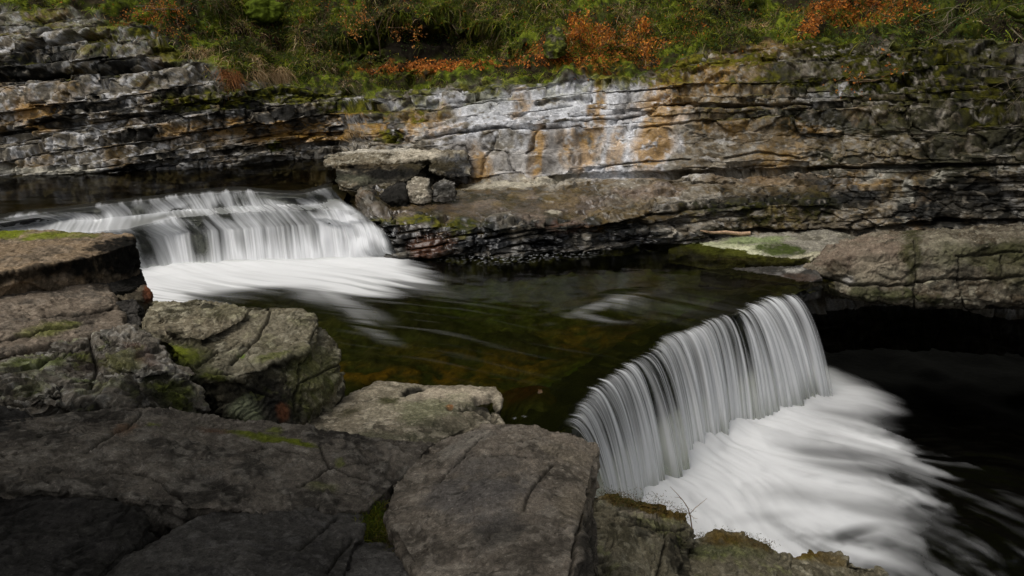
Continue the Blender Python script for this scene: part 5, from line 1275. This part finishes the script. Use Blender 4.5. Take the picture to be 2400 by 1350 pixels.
# mossy limb
p0, n0 = on_cliff(2420, 60)
L_ = np.array([p0 + np.array([.6, .2, .1]), p0 + np.array([.1, -.3, .12]), p0 + np.array([-.3, -.5, .22]), p0 + np.array([-.65, -.55, .18]), p0 + np.array([-.95, -.6, .30])])
v_, f_ = tube_geo([(L_, np.array([.09, .08, .07, .055, .03])), (np.array([L_[2], L_[2] + [-.25, -.15, -.15], L_[2] + [-.5, -.2, -.12]]), np.array([.05, .04, .02]))], 8)
v_ = v_ + (0.02 * fbm(v_.astype(np.float32), 9, 3, 301))[:, None]
o = make_mesh('mossy_limb', v_, f_, np.concatenate([palette([(.06, .075, .012), (.09, .11, .016), (.04, .045, .012)], len(v_)), np.full((len(v_), 1), .95)], 1), mat=M_BARK)
tag(o, 'thick crooked limb covered in green moss poking in at the right edge', 'limb')

# straw coloured tussocks drooping over the ledge


def tussock(name, label, cat, px0, px1, py, n, ln, cols, dirn, group=None, jit=10, wd=(.006, .012), droop=(.3, 1.0)):
    pts = [on_cliff(x_, py + rg.uniform(-jit, jit)) for x_ in rg.uniform(px0, px1, 60)]
    R0 = np.array([q_[0] for q_ in pts]); k_ = rg.randint(0, 60, n)
    root_ = R0[k_] + rg.normal(size=(n, 3)) * .04
    dr = np.array(dirn)[None] + .30 * rg.normal(size=(n, 3)); dr /= np.linalg.norm(dr, axis=1)[:, None]
    a, f, c = blades_geo(root_, dr, rg.uniform(ln * .5, ln * 1.2, n), rg.uniform(wd[0], wd[1], n), rg.uniform(droop[0], droop[1], n), palette(cols, n))
    o = make_mesh(name, a, f, c, mat=M_GRASS, smooth=False)
    cen = R0.mean(0); me = o.data
    c_ = np.empty(len(me.vertices) * 3, np.float32); me.vertices.foreach_get('co', c_)
    me.vertices.foreach_set('co', (c_.reshape(-1, 3) - cen.astype(np.float32)).ravel()); o.location = cen; me.update()
    tag(o, label, cat, group); return o


GTU = 'dead grass tussocks over the ledge'
tussock('dead_grass', 'long pale straw coloured grass drooping to the right over the mossy ledge', 'grass tuft', 590, 680, 168, 750, .55, STRAW, (.35, -.7, .15), GTU)
tussock('dead_grass', 'rust coloured dead grass tuft hanging left of the pale straw grass', 'grass tuft', 520, 560, 172, 320, .60, [(.24, .09, .025), (.30, .13, .04), (.20, .08, .03)], (.25, -.7, .0), GTU)
tussock('dead_grass', 'thin faded grass hanging under the mossy root mass', 'grass tuft', 580, 620, 135, 260, .45, STRAW, (.0, -.7, .0), GTU)
tussock('dead_grass', 'sparse straw grass at the edge of the slope above the pale upper left rock', 'grass tuft', 430, 520, 120, 300, .40, STRAW, (.1, -.7, .1), GTU)

# root mass with its moss cap
p0, n0 = on_cliff(612, 70)
root = empty('root_mass', tuple(np.round(p0, 3)))
lines = []
for k_ in range(46):
    x_, y_ = rg.uniform(575, 655), rg.uniform(40, 100)
    q0, _n = on_cliff(x_, y_); q0 = q0 + np.array([0, -.15, 0])
    P_ = [q0]
    d = np.array([rg.normal() * .3, -.35, -.6])
    for _ in range(6):
        d = d + rg.normal(size=3) * .3; d[2] -= .2; d /= np.linalg.norm(d); P_.append(P_[-1] + d * rg.uniform(.06, .11))
    lines.append((np.array(P_), np.linspace(rg.uniform(.012, .03), .006, 7)))
v_, f_ = tube_geo(lines, 5)
under(make_mesh('roots', v_, f_, barkcol(len(v_), (.055, .030, .016)), mat=M_BARK), root)
q0, _n = on_cliff(618, 22)
bm = bmesh.new(); bmesh.ops.create_icosphere(bm, subdivisions=5, radius=1)
v_ = np.array([x_.co[:] for x_ in bm.verts], np.float32); f_ = np.array([[x_.index for x_ in fc.verts] for fc in bm.faces], np.int32); bm.free()
v_ = v_ * np.array([.55, .45, .36]) + q0 + np.array([0, -.15, 0])
v_ = v_ + ((v_ - q0) * (0.35 * fbm(v_.astype(np.float32), 2.5, 4, 311))[:, None])
cc_ = palette([(.075, .10, .012)], len(v_), .05) * (1 + .6 * fbm(v_.astype(np.float32), 7, 3, 312))[:, None]
under(make_mesh('moss_cap', v_, f_, np.concatenate([np.clip(cc_, .01, .5), np.full((len(v_), 1), .95)], 1), mat=M_CLIFF), root)
tag(root, 'dark hanging root mass under a domed cap of bright moss', 'roots')

# driftwood, twig, crevice grass
P_ = np.array([pt(1640, 543, 15.0), pt(1665, 548, 14.98), pt(1700, 547, 14.97), pt(1735, 551, 14.95), pt(1757, 549, 14.95)]) + np.array([0, -.03, .03])
v_, f_ = tube_geo([(P_, np.array([.012, .026, .034, .038, .036])), (np.array([P_[1], P_[1] + [-.12, -.05, .06]]), np.array([.012, .006])), (np.array([P_[4] + [-.02, 0, 0], P_[4] + [.012, 0, 0]]), np.array([.036, .002]))], 8)
o = make_mesh('driftwood_stick', v_, f_, np.concatenate([palette([(.40, .27, .17)], len(v_), .12), np.full((len(v_), 1), .7)], 1), mat=M_BARK)
tag(o, 'peeled pale orange stick of driftwood lying at the foot of the cliff wall', 'stick')
lines = []


def tw(pts, r):
    lines.append((np.array([pt(*q_) for q_ in pts]), np.linspace(r, r * .3, len(pts))))


tw([(1622, 1240, 6.3), (1618, 1210, 6.3), (1612, 1190, 6.28), (1600, 1172, 6.28), (1585, 1155, 6.26), (1570, 1140, 6.25)], .006)
tw([(1616, 1205, 6.3), (1630, 1190, 6.3), (1645, 1178, 6.3), (1657, 1168, 6.3)], .004)
tw([(1600, 1172, 6.28), (1592, 1166, 6.28), (1580, 1165, 6.28)], .003)
tw([(1616, 1205, 6.3), (1626, 1214, 6.28), (1636, 1216, 6.28)], .003)
v_, f_ = tube_geo(lines, 6)
o = make_mesh('dry_twig', v_, f_, barkcol(len(v_), (.34, .22, .12)), mat=M_BARK)
tag(o, 'thin dry forked twig standing up against the white foam of the lower pool', 'twig')


def ground_tuft(name, label, cat, spots, n, ln, cols, group=None, droop=(.2, .9), wd=(.002, .005)):
    S_ = np.array([ptz(x_, y_, z_) for x_, y_, z_, _r in spots]); R_ = np.array([s_[3] for s_ in spots])
    k_ = rg.randint(0, len(spots), n)
    root_ = S_[k_] + rg.normal(size=(n, 3)) * R_[k_][:, None] * np.array([1, 1, .25])
    dr = np.array([0, 0, 1.0])[None] + .6 * rg.normal(size=(n, 3)); dr /= np.linalg.norm(dr, axis=1)[:, None]
    a, f, c = blades_geo(root_, dr, rg.uniform(ln * .4, ln * 1.2, n), rg.uniform(wd[0], wd[1], n), rg.uniform(droop[0], droop[1], n), palette(cols, n))
    cen = S_.mean(0)
    o = make_mesh(name, a - cen, f, c, mat=M_GRASS, smooth=False); o.location = cen
    tag(o, label, cat, group); return o


GC = 'grass growing in rock crevices'
ground_tuft('grass_tuft', 'bright green tuft of grass in the crevice against the biggest boulder', 'grass tuft', [(868, 1200, 1.02, .05), (850, 1225, 1.02, .05), (880, 1235, 1.02, .05), (835, 1250, 1.05, .05), (875, 1255, 1.03, .05), (905, 1255, 1.03, .05)], 2600, .10, GREEN, GC)
ground_tuft('grass_strip', 'strip of dry brown green grass and moss curving under the biggest boulder', 'grass tuft', [(900, 1265, 1.03, .05), (930, 1275, 1.05, .05), (960, 1290, 1.08, .05), (985, 1305, 1.1, .05), (1010, 1318, 1.13, .05), (1035, 1335, 1.18, .05), (1050, 1360, 1.22, .05)], 3200, .06, [(.09, .09, .025), (.15, .11, .045), (.10, .075, .03), (.07, .09, .015), (.19, .14, .07)], GC)
ground_tuft('moss_tuft', 'brown mossy grass tufts on the block between boulder and foam', 'grass tuft', [(1430, 1165, -.27, .07), (1450, 1172, -.3, .06), (1480, 1172, -.33, .08), (1540, 1185, -.4, .08), (1590, 1205, -.50, .06)], 1800, .042, [(.16, .10, .03), (.10, .085, .02), (.22, .15, .06), (.05, .07, .015)], GC)
ground_tuft('moss_tuft', 'brown moss fringe along the back of the rounded mossy rock', 'grass tuft', [(1650, 1264, -.75, .05), (1700, 1258, -.72, .06), (1750, 1265, -.74, .06), (1790, 1278, -.79, .05)], 1500, .030, [(.14, .09, .025), (.10, .085, .02), (.07, .075, .015)], GC)

# unseen tree added to darken the corner: its crown shades the lower left rocks
lines, tips = [], []
grow((-4.6, -3.4, 2.3), (.05, .15, 1), 4.2, .26, 4, lines, tips, .2, 0, 4, .72)
root = empty('unseen_shade_tree', (-4.6, -3.4, 2.3))
v_, f_ = tube_geo(lines, 7)
under(make_mesh('trunk', v_, f_, barkcol(len(v_), (.09, .075, .055)), mat=M_BARK), root)
n = 42000
cen = np.array([-5.0, 2.0, 7.2]); q_ = rg.normal(size=(n, 3)); q_ /= np.linalg.norm(q_, axis=1)[:, None]
pos = cen + q_ * (rg.rand(n, 1) ** .45) * np.array([3.9, 4.2, 2.5])
pos = pos[fbm(pos.astype(np.float32), .6, 3, 321) > -.35]
a, f, c = leaves_geo(pos, rg.uniform(.25, .45, len(pos)), palette([(.10, .09, .025), (.16, .10, .03), (.06, .08, .02)], len(pos)), .2, np.tile([0, 0, 1.0], (len(pos), 1)))
under(make_mesh('crown', a, f, c, mat=M_LEAF, smooth=False), root)
tag(root, 'unseen leafy tree added on the near bank to shade the lower left rocks', 'tree')

# unseen tree added out of frame: its crown darkens lower pool and right cliff
lines, tips = [], []
grow((13.2, 12.6, 2.2), (-.25, -.1, 1), 4.6, .30, 4, lines, tips, .2, 0, 4, .72)
root = empty('unseen_shade_tree', (13.2, 12.6, 2.2))
v_, f_ = tube_geo(lines, 7)
under(make_mesh('trunk', v_, f_, barkcol(len(v_), (.09, .075, .055)), mat=M_BARK), root)
n = 34000
cen = np.array([9.6, 10.2, 9.2]); q_ = rg.normal(size=(n, 3)); q_ /= np.linalg.norm(q_, axis=1)[:, None]
pos = cen + q_ * (rg.rand(n, 1) ** .45) * np.array([4.4, 5.0, 2.6])
pos = pos[fbm(pos.astype(np.float32), .6, 3, 323) > -.30]
a, f, c = leaves_geo(pos, rg.uniform(.25, .45, len(pos)), palette([(.10, .09, .025), (.16, .10, .03), (.06, .08, .02)], len(pos)), .2, np.tile([0, 0, 1.0], (len(pos), 1)))
under(make_mesh('crown', a, f, c, mat=M_LEAF, smooth=False), root)
tag(root, 'unseen leafy tree added on the right bank to shade the lower pool', 'tree')

# ------------------------------------------------------------------ light and camera
w = bpy.data.worlds.new('World'); SC.world = w; w.use_nodes = True
nt = w.node_tree; nt.nodes.clear()
SUN_EL, SUN_AZ = math.radians(60), math.radians(245)
sky = nt.nodes.new('ShaderNodeTexSky'); sky.sky_type = 'NISHITA'; sky.sun_disc = False
sky.sun_elevation = SUN_EL; sky.sun_rotation = SUN_AZ; sky.dust_density = 6.0; sky.air_density = 1.0
hs = nt.nodes.new('ShaderNodeHueSaturation'); hs.inputs['Saturation'].default_value = 0.25
bg = nt.nodes.new('ShaderNodeBackground'); bg.inputs['Strength'].default_value = 0.10
wo = nt.nodes.new('ShaderNodeOutputWorld')
nt.links.new(sky.outputs[0], hs.inputs['Color']); nt.links.new(hs.outputs[0], bg.inputs[0]); nt.links.new(bg.outputs[0], wo.inputs[0])
sun = bpy.data.lights.new('sun', 'SUN'); sun.energy = 1.1; sun.angle = math.radians(30); sun.color = (1, .96, .9)
so = bpy.data.objects.new('sun', sun); COL.objects.link(so)
d = Vector((math.sin(SUN_AZ) * math.cos(SUN_EL), math.cos(SUN_AZ) * math.cos(SUN_EL), math.sin(SUN_EL)))
so.rotation_euler = d.to_track_quat('Z', 'Y').to_euler()
cam = bpy.data.cameras.new('camera'); cam.sensor_width = 36; cam.lens = FPX / 2400 * 36; cam.clip_end = 500; cam.clip_start = .05
co = bpy.data.objects.new('camera', cam); COL.objects.link(co)
co.location = (0, 0, CAMZ); co.rotation_euler = (PI / 2 - PITCH, 0, 0)
SC.camera = co
SC.view_settings.view_transform = 'Standard'; SC.view_settings.look = 'None'; SC.view_settings.gamma = 1.0
SC.view_settings.exposure = 0.25
SC.render.engine = 'CYCLES'
SC.cycles.transparent_max_bounces = 16; SC.cycles.max_bounces = 6; SC.cycles.diffuse_bounces = 3
SC.cycles.use_denoising = True
